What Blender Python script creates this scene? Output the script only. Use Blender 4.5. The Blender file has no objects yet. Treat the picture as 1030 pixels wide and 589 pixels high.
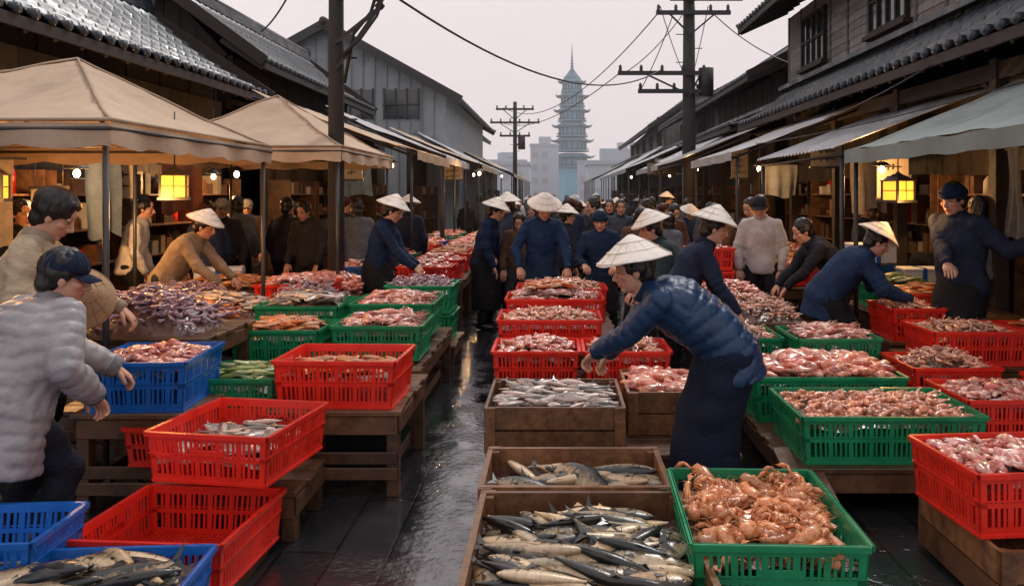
import bpy, math, random, numpy as np
from mathutils import Vector, Matrix, noise
R=random.Random(11)
V=Vector
def rad(a): return math.radians(a)
scene=bpy.context.scene
COL=scene.collection
def pn(P,f,seed=0,k=7):
    rs=np.random.RandomState(int(seed)%9999); s=0
    for _ in range(k):
        d=rs.normal(size=3); d/=np.linalg.norm(d); s=s+np.sin(P@d*(f*(.7+1.5*rs.rand()))*2+rs.rand()*6.28)
    return s/k**.5*.6

# ------------------------------------------------------------------ materials
def M(name,col,rough=.6,ns=6,na=.3,bump=.1,bs=40,spec=.5,attr=True,metal=0,stretch=(1,1,1),coat=0,rv=.12,dirt=None,bd=.01,col2=None):
    m=bpy.data.materials.new(name); m.use_nodes=True
    nt=m.node_tree; N=nt.nodes; L=nt.links; b=N['Principled BSDF']
    tc=N.new('ShaderNodeTexCoord'); mp=N.new('ShaderNodeMapping'); mp.inputs['Scale'].default_value=stretch
    L.new(tc.outputs['Object'],mp.inputs[0])
    n=N.new('ShaderNodeTexNoise'); n.inputs['Scale'].default_value=ns; n.inputs['Detail'].default_value=5; n.inputs['Roughness'].default_value=.65
    L.new(mp.outputs[0],n.inputs['Vector'])
    mr=N.new('ShaderNodeMapRange'); mr.inputs[1].default_value=.3; mr.inputs[2].default_value=.7; mr.inputs[3].default_value=1-na; mr.inputs[4].default_value=1+na
    L.new(n.outputs[0],mr.inputs[0])
    mx=N.new('ShaderNodeVectorMath'); mx.operation='SCALE'; mx.inputs[0].default_value=col[:3]
    L.new(mr.outputs[0],mx.inputs['Scale'])
    out=mx.outputs[0]
    if col2:
        n5=N.new('ShaderNodeTexNoise'); n5.inputs['Scale'].default_value=ns*1.9; n5.inputs['Detail'].default_value=3; n5.inputs['Distortion'].default_value=1.2
        L.new(tc.outputs['Object'],n5.inputs['Vector']); r5=N.new('ShaderNodeMapRange'); r5.inputs[1].default_value=.44; r5.inputs[2].default_value=.58; L.new(n5.outputs[0],r5.inputs[0])
        m5=N.new('ShaderNodeMix'); m5.data_type='RGBA'; L.new(r5.outputs[0],m5.inputs[0]); L.new(out,m5.inputs[6]); m5.inputs[7].default_value=(*col2,1); out=m5.outputs[2]
    if attr:
        at=N.new('ShaderNodeAttribute'); at.attribute_name='Col'
        m2=N.new('ShaderNodeVectorMath'); m2.operation='MULTIPLY'; L.new(out,m2.inputs[0]); L.new(at.outputs['Color'],m2.inputs[1]); out=m2.outputs[0]
    if dirt:
        n3=N.new('ShaderNodeTexNoise'); n3.inputs['Scale'].default_value=2.3; n3.inputs['Detail'].default_value=7; n3.inputs['Roughness'].default_value=.7
        L.new(tc.outputs['Object'],n3.inputs['Vector'])
        r3=N.new('ShaderNodeMapRange'); r3.inputs[1].default_value=.52; r3.inputs[2].default_value=.75; r3.inputs[4].default_value=.7
        L.new(n3.outputs[0],r3.inputs[0])
        mm=N.new('ShaderNodeMix'); mm.data_type='RGBA'; L.new(r3.outputs[0],mm.inputs[0]); L.new(out,mm.inputs[6]); mm.inputs[7].default_value=(*dirt,1); out=mm.outputs[2]
    L.new(out,b.inputs['Base Color'])
    rr=N.new('ShaderNodeMapRange'); rr.inputs[1].default_value=.3; rr.inputs[2].default_value=.7; rr.inputs[3].default_value=max(.03,rough-rv); rr.inputs[4].default_value=min(1,rough+rv)
    L.new(n.outputs[0],rr.inputs[0]); L.new(rr.outputs[0],b.inputs['Roughness'])
    b.inputs['Metallic'].default_value=metal; b.inputs['Specular IOR Level'].default_value=spec
    b.inputs['Coat Weight'].default_value=coat; b.inputs['Coat Roughness'].default_value=.08
    if bump:
        n2=N.new('ShaderNodeTexNoise'); n2.inputs['Scale'].default_value=bs; n2.inputs['Detail'].default_value=3
        L.new(mp.outputs[0],n2.inputs['Vector'])
        bp=N.new('ShaderNodeBump'); bp.inputs['Strength'].default_value=bump; bp.inputs['Distance'].default_value=bd
        L.new(n2.outputs[0],bp.inputs['Height']); L.new(bp.outputs[0],b.inputs['Normal'])
    return m
def emis(name,col,st):
    m=bpy.data.materials.new(name); m.use_nodes=True; b=m.node_tree.nodes['Principled BSDF']
    b.inputs['Base Color'].default_value=(*col,1); b.inputs['Emission Color'].default_value=(*col,1); b.inputs['Emission Strength'].default_value=st
    return m

plast={'red':M('red_plastic',(.78,.030,.016),.3,5,.16,.05,60,dirt=(.30,.02,.012)),
 'green':M('green_plastic',(.010,.25,.10),.3,5,.2,.05,60,dirt=(.02,.11,.05)),
 'blue':M('blue_plastic',(.010,.13,.50),.3,5,.2,.05,60,dirt=(.02,.06,.2))}
wood=M('weathered_wood',(.11,.055,.027),.42,9,.5,.5,14,dirt=(.025,.016,.011))
woodx=M('crate_wood',(.19,.088,.038),.42,14,.45,.4,30,dirt=(.04,.021,.012))
dwood=M('dark_timber',(.030,.022,.018),.7,7,.4,.4,20)
gwood=M('grey_boards',(.24,.232,.23),.75,4,.35,.4,12,stretch=(3,3,.6))
plaster=M('grey_plaster',(.28,.32,.345),.85,2,.2,.2,30)
tile=M('slate_roof_tile',(.028,.038,.050),.36,3,.45,.2,25,rv=.2)
metal=M('galvanised_sheet',(.30,.32,.34),.45,2,.3,.1,10,metal=.3,dirt=(.13,.10,.08))
canvas=M('beige_canvas',(.53,.40,.28),.85,3,.15,.15,120,dirt=(.30,.22,.15))
gcanvas=M('grey_green_canvas',(.24,.30,.29),.8,3,.15,.15,100,dirt=(.15,.18,.17))
wcanvas=M('pale_canvas',(.45,.46,.47),.8,3,.2,.15,100,dirt=(.25,.24,.23))
steel=M('painted_pipe',(.07,.07,.07),.4,5,.2,.02,metal=.5)
blackm=M('black_metal',(.02,.02,.022),.5,5,.3,.05)
polec=M('pole_wood',(.035,.032,.032),.8,5,.3,.4,30,stretch=(2,2,.3))
glass=M('window_glass',(.03,.04,.05),.1,3,.3,0,spec=.8)
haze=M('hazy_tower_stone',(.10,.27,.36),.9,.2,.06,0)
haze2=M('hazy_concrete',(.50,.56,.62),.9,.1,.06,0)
paper=M('sign_board',(.46,.38,.28),.7,12,.2,.05)
foam=M('styrofoam',(.75,.76,.76),.8,20,.06,.2,200)
straw=M('woven_straw_hat',(.84,.80,.72),.75,20,.10,.5,90,stretch=(1,1,3),dirt=(.6,.55,.47))
tanstraw=M('tan_straw',(.36,.23,.12),.75,20,.15,.5,90,stretch=(1,1,3),dirt=(.24,.15,.08))
skin=M('skin',(.56,.30,.20),.48,12,.12,.12,90)
hair=M('black_hair',(.010,.008,.007),.4,30,.3,.7,60,stretch=(1,1,.15))
white=M('eye_white',(.5,.47,.44),.3,5,.02,0)
dark=M('dark_iris',(.01,.007,.005),.15,5,.02,0)
boot=M('rubber_boot',(.015,.015,.018),.3,5,.3,.05)
lampm=emis('lantern_paper_glow',(1,.33,.03),2.1)
bulbm=emis('bulb_glow',(1,.72,.42),25)
cloth={}
def clothm(c,puff=False):
    k=(c,puff)
    if k not in cloth:
        cloth[k]=M('fabric',c,.42 if puff else .85,5,.28,.55 if puff else .5,20 if puff else 55,spec=.4 if puff else .2,attr=False,bd=.015)
    return cloth[k]
def fishmat(name,back,side,belly,stripe=.6,rough=.32,metal=.1,off=.06):
    m=bpy.data.materials.new(name); m.use_nodes=True; nt=m.node_tree; N=nt.nodes; L=nt.links; b=N['Principled BSDF']
    at=N.new('ShaderNodeAttribute'); at.attribute_name='puv'
    sp=N.new('ShaderNodeSeparateXYZ'); L.new(at.outputs['Vector'],sp.inputs[0])
    mp=N.new('ShaderNodeMapping'); mp.inputs['Scale'].default_value=(26,3.2,1); L.new(at.outputs['Vector'],mp.inputs[0])
    n=N.new('ShaderNodeTexNoise'); n.inputs['Scale'].default_value=1; n.inputs['Detail'].default_value=3; n.inputs['Distortion'].default_value=.8; L.new(mp.outputs[0],n.inputs['Vector'])
    ad=N.new('ShaderNodeMath'); ad.operation='MULTIPLY_ADD'; L.new(n.outputs[0],ad.inputs[0]); ad.inputs[1].default_value=stripe; L.new(sp.outputs[1],ad.inputs[2])
    cr=N.new('ShaderNodeValToRGB'); e=cr.color_ramp.elements
    e[0].position=.18; e[0].color=(*belly,1); e[1].position=1; e[1].color=(*back,1)
    x=e.new(.46); x.color=(*side,1); x=e.new(.60); x.color=(*[a*.5 for a in side],1); x=e.new(.68); x.color=(*back,1)
    ml=N.new('ShaderNodeMath'); ml.operation='MULTIPLY_ADD'; ml.inputs[1].default_value=.6; ml.inputs[2].default_value=off; L.new(ad.outputs[0],ml.inputs[0]); L.new(ml.outputs[0],cr.inputs[0])
    ca=N.new('ShaderNodeAttribute'); ca.attribute_name='Col'
    mu=N.new('ShaderNodeVectorMath'); mu.operation='MULTIPLY'; L.new(cr.outputs[0],mu.inputs[0]); L.new(ca.outputs['Color'],mu.inputs[1]); L.new(mu.outputs[0],b.inputs['Base Color'])
    b.inputs['Roughness'].default_value=rough; b.inputs['Metallic'].default_value=metal; b.inputs['Coat Weight'].default_value=.3; b.inputs['Coat Roughness'].default_value=.15
    vo=N.new('ShaderNodeTexVoronoi'); vo.inputs['Scale'].default_value=1; m3=N.new('ShaderNodeMapping'); m3.inputs['Scale'].default_value=(60,14,1); L.new(at.outputs['Vector'],m3.inputs[0]); L.new(m3.outputs[0],vo.inputs['Vector'])
    bp=N.new('ShaderNodeBump'); bp.inputs['Strength'].default_value=.25; bp.inputs['Distance'].default_value=.003; L.new(vo.outputs[0],bp.inputs['Height']); L.new(bp.outputs[0],b.inputs['Normal'])
    return m
fish_m=fishmat('mackerel_skin',(.020,.022,.021),(.46,.34,.19),(.84,.66,.44),.6,.3,.08,.075)
ofish_m=fishmat('red_fish_skin',(.55,.12,.02),(.68,.25,.07),(.7,.46,.27),.5,.35,.03)
wfish_m=fishmat('silver_fish_skin',(.16,.14,.13),(.5,.40,.34),(.74,.58,.50),.5,.3,.08,.09)
gfish_m=fishmat('green_fish_skin',(.14,.24,.05),(.36,.46,.16),(.6,.65,.42),.6,.3,.05)
prawn_m=M('prawn_shell',(.70,.30,.18),.3,30,.4,.2,80,coat=.5,col2=(.78,.49,.36))
cray_m=M('crayfish_shell',(.56,.17,.055),.33,30,.45,.35,90,coat=.4,col2=(.72,.34,.15))
meat_m=M('pink_flesh',(.60,.18,.14),.3,16,.3,.35,40,coat=.5,col2=(.80,.48,.40))
octo_m=M('octopus_flesh',(.28,.16,.22),.3,16,.45,.4,60,coat=.5,col2=(.48,.34,.38))
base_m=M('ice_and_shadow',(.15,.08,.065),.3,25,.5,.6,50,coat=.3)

# ------------------------------------------------------------------ mesh builder
class MB:
    def __init__(s): s.v=[];s.f=[];s.m=[];s.c=[];s.u=[];s.s=[];s.n=0
    def add(s,g,mat=0,col=None,sm=True,X=None):
        v=np.asarray(g[0],float).reshape(-1,3); f=g[1]; k=len(v)
        uv=g[2] if len(g)>2 and g[2] is not None else np.zeros((k,2))
        if X is not None:
            A=np.array(X); v=v@A[:3,:3].T+A[:3,3]
        s.v.append(v); s.u.append(np.asarray(uv,float)); n=s.n
        s.f.extend([tuple(i+n for i in q) for q in f])
        mats=g[3] if len(g)>3 else None
        if mats is not None: s.m.extend(mats)
        else: s.m.extend([mat]*len(f))
        s.s.extend([sm]*len(f))
        if col is None: c=np.ones((k,3))
        elif np.ndim(col)==0: c=np.full((k,3),float(col))
        elif np.ndim(col)==1: c=np.tile(np.array(col,float),(k,1))
        else: c=col
        s.c.append(c); s.n+=k
    def box(s,x0,x1,y0,y1,z0,z1,mat=0,col=None,X=None):
        v=[(x,y,z) for z in (z0,z1) for y in (y0,y1) for x in (x0,x1)]
        s.add((v,[(0,2,3,1),(4,5,7,6),(0,1,5,4),(2,6,7,3),(0,4,6,2),(1,3,7,5)]),mat,col,False,X)
    def plank(s,a,b,w,t,mat=0,col=None,up=(0,0,1)):
        a=V(a);b=V(b);d=b-a;L=d.length;d.normalize();u=V(up)
        if abs(d.dot(u))>.98:u=V((1,0,0))
        sd=d.cross(u).normalized();u=sd.cross(d)
        X=Matrix(((d.x,sd.x,u.x,a.x),(d.y,sd.y,u.y,a.y),(d.z,sd.z,u.z,a.z),(0,0,0,1)))
        s.box(0,L,-w/2,w/2,-t/2,t/2,mat,col,X)
    def mesh(s,name,mats):
        me=bpy.data.meshes.new(name)
        v=np.concatenate(s.v); me.from_pydata(v.tolist(),[],s.f)
        for m in mats: me.materials.append(m)
        me.polygons.foreach_set('material_index',s.m); me.polygons.foreach_set('use_smooth',s.s)
        a=me.attributes.new('Col','FLOAT_COLOR','POINT'); c=np.concatenate(s.c); a.data.foreach_set('color',np.hstack([c,np.ones((len(c),1))]).ravel())
        a=me.attributes.new('puv','FLOAT_VECTOR','POINT'); c=np.concatenate(s.u); a.data.foreach_set('vector',np.hstack([c,np.zeros((len(c),1))]).ravel())
        me.update(); return me
def obj(name,me,parent=None,loc=None,rot=None,bevel=0):
    o=bpy.data.objects.new(name,me); COL.objects.link(o)
    if parent: o.parent=parent
    if loc is not None: o.location=loc
    if rot is not None: o.rotation_euler=rot
    if bevel:
        b=o.modifiers.new('b','BEVEL'); b.width=bevel; b.segments=1; b.limit_method='ANGLE'
    return o
def empty(name,loc=(0,0,0),rz=0):
    o=bpy.data.objects.new(name,None); COL.objects.link(o); o.location=loc; o.rotation_euler=(0,0,rz); o.empty_display_size=.1; return o

def tube(pts,radii,n=8,side=None,uv=False):
    pts=[V(p) for p in pts]; vs=[];fs=[];us=[]
    K=len(pts); prev=None
    for i,p in enumerate(pts):
        t=(pts[min(i+1,K-1)]-pts[max(i-1,0)]).normalized()
        s0=V(side) if side is not None else (prev if prev is not None else (V((0,0,1)) if abs(t.z)<.9 else V((1,0,0))))
        a=(s0-t*s0.dot(t)).normalized(); prev=a; b=t.cross(a)
        r=radii[i]; ra,rb=(r if isinstance(r,(tuple,list)) else (r,r))
        for j in range(n):
            q=2*math.pi*j/n; vs.append(p+a*(ra*math.cos(q))+b*(rb*math.sin(q))); us.append((i/(K-1),.5+.5*math.cos(q)))
    for i in range(K-1):
        for j in range(n):
            k=(j+1)%n; fs.append((i*n+j,i*n+k,(i+1)*n+k,(i+1)*n+j))
    fs.append(tuple(range(n-1,-1,-1))); fs.append(tuple(range((K-1)*n,K*n)))
    return ([tuple(x) for x in vs],fs,us)
def ell(c,r,nu=14,nv=9,X=None):
    vs=[];fs=[]
    for i in range(nv+1):
        th=math.pi*i/nv
        for j in range(nu):
            ph=2*math.pi*j/nu; vs.append(V((r[0]*math.sin(th)*math.cos(ph),r[1]*math.sin(th)*math.sin(ph),r[2]*math.cos(th))))
    if X is not None: vs=[X@v for v in vs]
    vs=[tuple(v+V(c)) for v in vs]
    for i in range(nv):
        for j in range(nu):
            k=(j+1)%nu; fs.append((i*nu+j,(i+1)*nu+j,(i+1)*nu+k,i*nu+k))
    return (vs,fs)
def lathe(pr,n=24):
    vs=[];fs=[]
    for r,z in pr:
        for j in range(n):
            q=2*math.pi*j/n; vs.append((r*math.cos(q),r*math.sin(q),z))
    for i in range(len(pr)-1):
        for j in range(n):
            k=(j+1)%n; fs.append((i*n+j,i*n+k,(i+1)*n+k,(i+1)*n+j))
    return (vs,fs)
def grid(nx,ny,fn):
    vs=[];fs=[]
    for j in range(ny+1):
        for i in range(nx+1): vs.append(fn(i/nx,j/ny))
    for j in range(ny):
        for i in range(nx):
            a=j*(nx+1)+i; fs.append((a,a+1,a+nx+2,a+nx+1))
    return (vs,fs)

# ------------------------------------------------------------------ templates for produce
def t_fish(bend=0):
    S=[0,.03,.08,.15,.25,.38,.52,.66,.78,.87,.93]; Hh=[.016,.05,.082,.112,.137,.148,.138,.108,.07,.036,.026]
    n=10;vs=[];fs=[];us=[];mt=[]
    for s,h in zip(S,Hh):
        for j in range(n):
            q=2*math.pi*j/n; vs.append((s-.5,h*math.cos(q)+.012*math.sin(s*3),h*.52*math.sin(q))); us.append((s,.5+.5*math.cos(q)))
    for i in range(len(S)-1):
        for j in range(n):
            k=(j+1)%n; fs.append((i*n+j,i*n+k,(i+1)*n+k,(i+1)*n+j)); mt.append(0)
    fs.append(tuple(range(n-1,-1,-1)));mt.append(0)
    def fin(pts,u=(.9,.95)):
        b=len(vs)
        for x,y in pts:
            vs.append((x,y,.003)); us.append(u)
        fs.append(tuple(range(b,b+len(pts)))); mt.append(0)
    fin([(.42,.025),(.47,.06),(.57,.16),(.52,.04),(.50,0)])
    fin([(.50,0),(.52,-.04),(.57,-.16),(.47,-.06),(.42,-.025)])
    fin([(-.14,.14),(-.08,.20),(.02,.14)]); fin([(.1,.125),(.18,.155),(.22,.105)]); fin([(.1,-.125),(.17,-.165),(.22,-.105)],(.9,.2)); fin([(-.2,-.11),(-.12,-.17),(-.1,-.12)],(.5,.2))
    for sz in (1,-1):
        b=len(vs); e=ell((-.415,.02,sz*.040),(.017,.017,.008),8,4); vs.extend(e[0]); us.extend([(0,0)]*len(e[0])); fs.extend([tuple(i+b for i in f) for f in e[1]]); mt.extend([1]*len(e[1]))
        b=len(vs); e=ell((-.415,.02,sz*.036),(.026,.026,.008),8,4); vs.extend(e[0]); us.extend([(0,.0)]*len(e[0])); fs.extend([tuple(i+b for i in f) for f in e[1]]); mt.extend([0]*len(e[1]))
        b=len(vs); vs.extend([(-.27,-.02,sz*.072),(-.15,-.06,sz*.08),(-.18,.0,sz*.082)]); us.extend([(.3,.95)]*3); fs.append((b,b+1,b+2)); mt.append(0)
        t=tube([(-.29,.075,sz*.052),(-.265,.03,sz*.072),(-.265,-.03,sz*.072),(-.29,-.08,sz*.048)],[.004]*4,4); b=len(vs); vs.extend(t[0]); us.extend([(.3,.95)]*len(t[0])); fs.extend([tuple(i+b for i in f) for f in t[1]]); mt.extend([0]*len(t[1]))
    A=np.array(vs,dtype=float); A[:,1]+=bend*A[:,0]**2*2; A[:,2]+=abs(bend)*.4*A[:,0]**2
    return (A,fs,np.array(us),mt)
def t_prawn(curl=2.6,fat=1.0):
    K=11; pts=[];rd=[]
    rr=.9/curl; 
    for i in range(K):
        a=curl*i/(K-1); pts.append((rr*math.sin(a)-.25,rr*math.cos(a)-rr*.4,0)); base=.12*fat*(1-.6*(i/(K-1))**1.4)
        rd.append(base*(1.0 if i%2 else .80) if i>1 else (.05*fat if i==0 else .1*fat))
    vs,fs,us=tube(pts,rd,7); vs=list(vs);fs=list(fs)
    a=curl; e=V(pts[-1]); d=(V(pts[-1])-V(pts[-2])).normalized(); p=V((-d.y,d.x,0))
    b=len(vs); vs+= [tuple(e),tuple(e+d*.16+p*.09),tuple(e+d*.18),tuple(e+d*.16-p*.09)]; fs+=[(b,b+1,b+2),(b,b+2,b+3)]
    for k in (.03,-.03):
        t=tube([pts[0],(pts[0][0]-.25,pts[0][1]+.05,k*3),(pts[0][0]-.4,pts[0][1]-.12,k*5)],[.008,.006,.003],3); b=len(vs); vs+=t[0]; fs+=[tuple(i+b for i in f) for f in t[1]]
    return (np.array(vs),fs,np.zeros((len(vs),2)))
def t_cray():
    g=t_prawn(1.5,1.45); vs=list(map(tuple,g[0]*np.array([1,1,.85])));fs=list(g[1])
    def ad(t):
        b=len(vs); vs.extend(t[0]); fs.extend([tuple(i+b for i in f) for f in t[1]])
    for s in (-1,1):
        ad(tube([(-.2,.3,s*.10),(-.36,.36,s*.2)],[.03,.035],5))
        ad(tube([(-.36,.36,s*.2),(-.46,.33,s*.17),(-.6,.28,s*.12)],[.035,.062,.012],6))
        for k in range(4):
            x=-.12+k*.12; ad(tube([(x,.22,s*.10),(x-.02,.14,s*.2),(x+.02,.04,s*.22)],[.016,.014,.007],4))
    return (np.array(vs),fs,np.zeros((len(vs),2)))
def t_slab(seed,l=1,w=.5,h=.30):
    rn=random.Random(seed); g=ell((0,0,0),(l/2,w/2,h/2),12,8); vs=[]
    o=V((rn.random()*50,rn.random()*50,0))
    for p in g[0]:
        p=V(p); d=noise.noise(p*3.2+o)+.5*noise.noise(p*8+o); p=p*(1+.5*d); p.y+=.16*math.sin(p.x*5+seed); vs.append(tuple(p))
    return (np.array(vs),g[1],np.zeros((len(vs),2)))
def t_squid(seed):
    rn=random.Random(seed); t=tube([(-.5,0,0),(-.42,0,0),(-.2,.02,0),(.05,.0,0),(.12,0,0),(.2,0,0)],[.01,.05,.1,.095,.05,.06],8); vs=list(t[0]);fs=list(t[1])
    b=len(vs); vs+=[(-.5,0,0),(-.38,.14,.01),(-.2,.07,.01),(-.38,-.14,.01),(-.2,-.07,.01)]; fs+=[(b,b+1,b+2),(b,b+4,b+3)]
    for k in range(6):
        a=(k-2.5)*.25; p=[(.2,.02*(k-2.5),0)]
        for q in range(4): p.append((p[-1][0]+.09*math.cos(a),p[-1][1]+.09*math.sin(a),rn.uniform(-.03,.03))); a+=rn.uniform(-.6,.6)
        t=tube(p,[.022,.018,.014,.01,.005],4); b=len(vs); vs+=t[0]; fs+=[tuple(i+b for i in f) for f in t[1]]
    return (np.array(vs),fs,np.zeros((len(vs),2)))
def t_curl(seed):
    rn=random.Random(seed); a=rn.random()*6;p=[V((0,0,0))];h=0
    for q in range(9):
        a+=rn.uniform(.2,.75); p.append(p[-1]+V((math.cos(a)*.14,math.sin(a)*.14,rn.uniform(-.03,.04))))
    t=tube(p,[.085-.008*i for i in range(10)],6); return (np.array(t[0]),t[1],np.zeros((len(t[0]),2)))
T={'fish':[t_fish(0),t_fish(.12),t_fish(-.1),t_fish(.05)],'prawn':[t_prawn(2.6),t_prawn(2.0),t_prawn(3.1)],'fatprawn':[t_prawn(2.3,1.35),t_prawn(1.8,1.3)],'cray':[t_cray(),t_prawn(1.9,1.6)],'slab':[t_slab(i) for i in range(5)],
   'squid':[t_squid(i) for i in range(4)],'curl':[t_curl(i) for i in range(6)]}
KIND={'mackerel':('fish',[fish_m,dark],(.32,.41),115,None,.03,42),
 'fish':('fish',[wfish_m,dark],(.17,.25),200,None,.06,60),
 'redfish':('fish',[ofish_m,dark],(.15,.21),240,None,.08,50),
 'greenfish':('fish',[gfish_m,dark],(.18,.24),190,None,.06,60),
 'prawn':('prawn',[prawn_m],(.10,.135),430,None,.07,180),
 'prawnrow':('fatprawn',[prawn_m],(.12,.15),420,(1,.84,.76),.07,30),
 'cray':('cray',[cray_m],(.17,.22),230,None,.07,70),
 'meat':('slab',[meat_m],(.06,.13),520,None,.07,180),
 'longmeat':('slab',[meat_m],(.12,.24),300,(1,.80,.66),.07,30),
 'squid':('squid',[meat_m],(.16,.26),270,(1,1.05,1.02),.07,90),
 'octopus':('curl',[octo_m],(.12,.19),330,None,.14,180)}
pcache={}
KL=list(KIND)
def pile_mesh(kind,w,l,mound=None,seed=0,dens=1):
    key=(kind,round(w,1),round(l,1),seed,mound)
    if key in pcache: return pcache[key]
    tn,mats,sz,dn,tint,md,spread=KIND[kind]; md=mound if mound is not None else md
    rn=random.Random(KL.index(kind)*31+seed*13+int(w*100)); mb=MB(); mi=len(mats)
    o=rn.random()*30
    def hh(u,v): 
        return md*(1-abs(2*u-1)**2.5)*(1-abs(2*v-1)**2.5)
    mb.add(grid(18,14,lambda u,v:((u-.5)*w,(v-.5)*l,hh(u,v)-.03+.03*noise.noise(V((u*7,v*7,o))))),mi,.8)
    n=int(w*l*dn*dens)
    pref=rn.choice([0,8,-10]) if kind!='prawnrow' else 90
    if kind=='mackerel': pref=165
    lift=.06 if kind=='mackerel' else .035
    for k in range(n):
        s=rn.uniform(*sz); u=rn.random(); v=rn.random(); q=k/n
        fl=s*.42 if tn=='fish' else s*.16
        x=(u-.5)*max(.02,w-fl*1.3); y=(v-.5)*(l-min(fl*2,l*.5))
        ang=rad(pref+rn.gauss(0,spread*.5)) if spread<100 else rn.random()*6.3
        if tn=='fish' and rn.random()<.3: ang+=math.pi
        if kind=='cray' and rn.random()<.4: ang+=math.pi
        hl=s*.5
        x=max(-w/2+abs(math.cos(ang))*hl,min(w/2-abs(math.cos(ang))*hl,x)) if w>s*1.05 else x*.15
        y=max(-l/2+abs(math.sin(ang))*hl,min(l/2-abs(math.sin(ang))*hl,y))
        z=hh(x/w+.5,y/l+.5)+q*lift-.01+rn.uniform(-.005,.01)
        X=Matrix.Translation((x,y,z))@Matrix.Rotation(ang,4,'Z')@Matrix.Rotation(rn.gauss(0,.12),4,'Y')@Matrix.Rotation(rn.gauss(0,.35 if tn!='fish' else .4),4,'X')@Matrix.Scale(s,4)
        if tn=='fish' and rn.random()<.35: X=X@Matrix.Scale(-1,4,(0,1,0))
        c=rn.uniform(.62,1.15); h=rn.uniform(-.12,.12)
        col=np.array([c*(1+h*.5),c*(1-h*.3),c*(1-h)])
        if tint: col=col*np.array(tint)
        if kind in('squid','meat','longmeat') and rn.random()<.25: col=col*np.array((1.1,1.35,1.35))
        if kind in('meat','longmeat','squid') and rn.random()<.18: col=col*np.array((.75,.4,.35))
        mb.add(rn.choice(T[tn]),0,col,True,X)
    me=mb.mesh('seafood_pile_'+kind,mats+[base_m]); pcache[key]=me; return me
PN={'mackerel':'pile_of_mackerel','fish':'pile_of_silver_fish','redfish':'pile_of_red_fish','greenfish':'pile_of_green_fish','prawn':'pile_of_prawns','prawnrow':'pile_of_prawns','cray':'pile_of_crayfish','meat':'pile_of_pink_shellfish_meat','longmeat':'pile_of_fish_fillets','squid':'pile_of_squid','octopus':'pile_of_octopus'}
def pile(kind,x0,x1,y0,y1,z,rz=0,mound=None,seed=0,dens=1):
    return obj(PN[kind],pile_mesh(kind,x1-x0,y1-y0,mound,seed,dens),None,((x0+x1)/2,(y0+y1)/2,z),(0,0,rz))

ccache={}
def crate_mesh(color,w,l,h):
    k=(color,round(w,2),round(l,2),round(h,2))
    if k in ccache: return ccache[k]
    mb=MB(); t=.007; tp=.02
    n=int(w/.03)
    for i in range(n+1):
        x=-w/2+tp+ (w-2*tp)*i/n; mb.box(x-.005,x+.005,-l/2+tp,l/2-tp,.004,.014)
    n=int(l/.03)
    for i in range(n+1):
        y=-l/2+tp+(l-2*tp)*i/n; mb.box(-w/2+tp,w/2-tp,y-.005,y+.005,.006,.016)
    for (L,D,rot) in ((w,l,0),(w,l,math.pi),(l,w,math.pi/2),(l,w,-math.pi/2)):
        def P(x,z,off=0):
            f=z/h; return (x*(1-2*tp/L*(1-f)),-(D/2-tp*(1-f))-off,z)
        X=Matrix.Rotation(rot,4,'Z')
        def panel(xa,xb,za,zb,th=t,off=0):
            o=[P(xa,za,off),P(xb,za,off),P(xb,zb,off),P(xa,zb,off)]; i=[(p[0],p[1]+th,p[2]) for p in o]
            mb.add((o+i,[(0,1,2,3),(7,6,5,4),(0,4,5,1),(1,5,6,2),(2,6,7,3),(3,7,4,0)]),0,None,False,X)
        H=L/2
        panel(-H,H,0,h*.16); panel(-H,H,h*.46,h*.54); panel(-H,H,h*.84,h)
        panel(-H,-H+.035,h*.16,h*.84); panel(H-.035,H,h*.16,h*.84)
        panel(-H,H,h-.022,h,.006,.016) ; panel(-H,H,h-.006,h,.018,.014)
        panel(-H,H,h*.56,h*.585,.004,.005); panel(-H,H,.0,.012,.004,.005)
        nn=max(6,int(L/.03)); st=(L-.07)/nn
        for i in range(1,nn):
            x=-H+.035+i*st; wd=.006 if i%4 else .013
            panel(x-wd,x+wd,h*.16,h*.46,t-.001); panel(x-wd,x+wd,h*.54,h*.84,t-.001)
        if L<=D: panel(-.09,.09,h*.54,h*.66,t+.001,.002)
    me=mb.mesh(color+'_crate',[plast[color]]); ccache[k]=me; return me
def crate(color,x0,x1,y0,y1,zt,h,kind=None,rz=0,seed=0,mound=None,fill=.05,dens=1):
    o=obj(color+'_plastic_crate',crate_mesh(color,x1-x0,y1-y0,h),None,((x0+x1)/2,(y0+y1)/2,zt-h),(0,0,rz))
    if kind: pile(kind,x0+.03,x1-.03,y0+.03,y1-.03,zt-fill,rz,mound,seed,dens)
    return o
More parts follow.
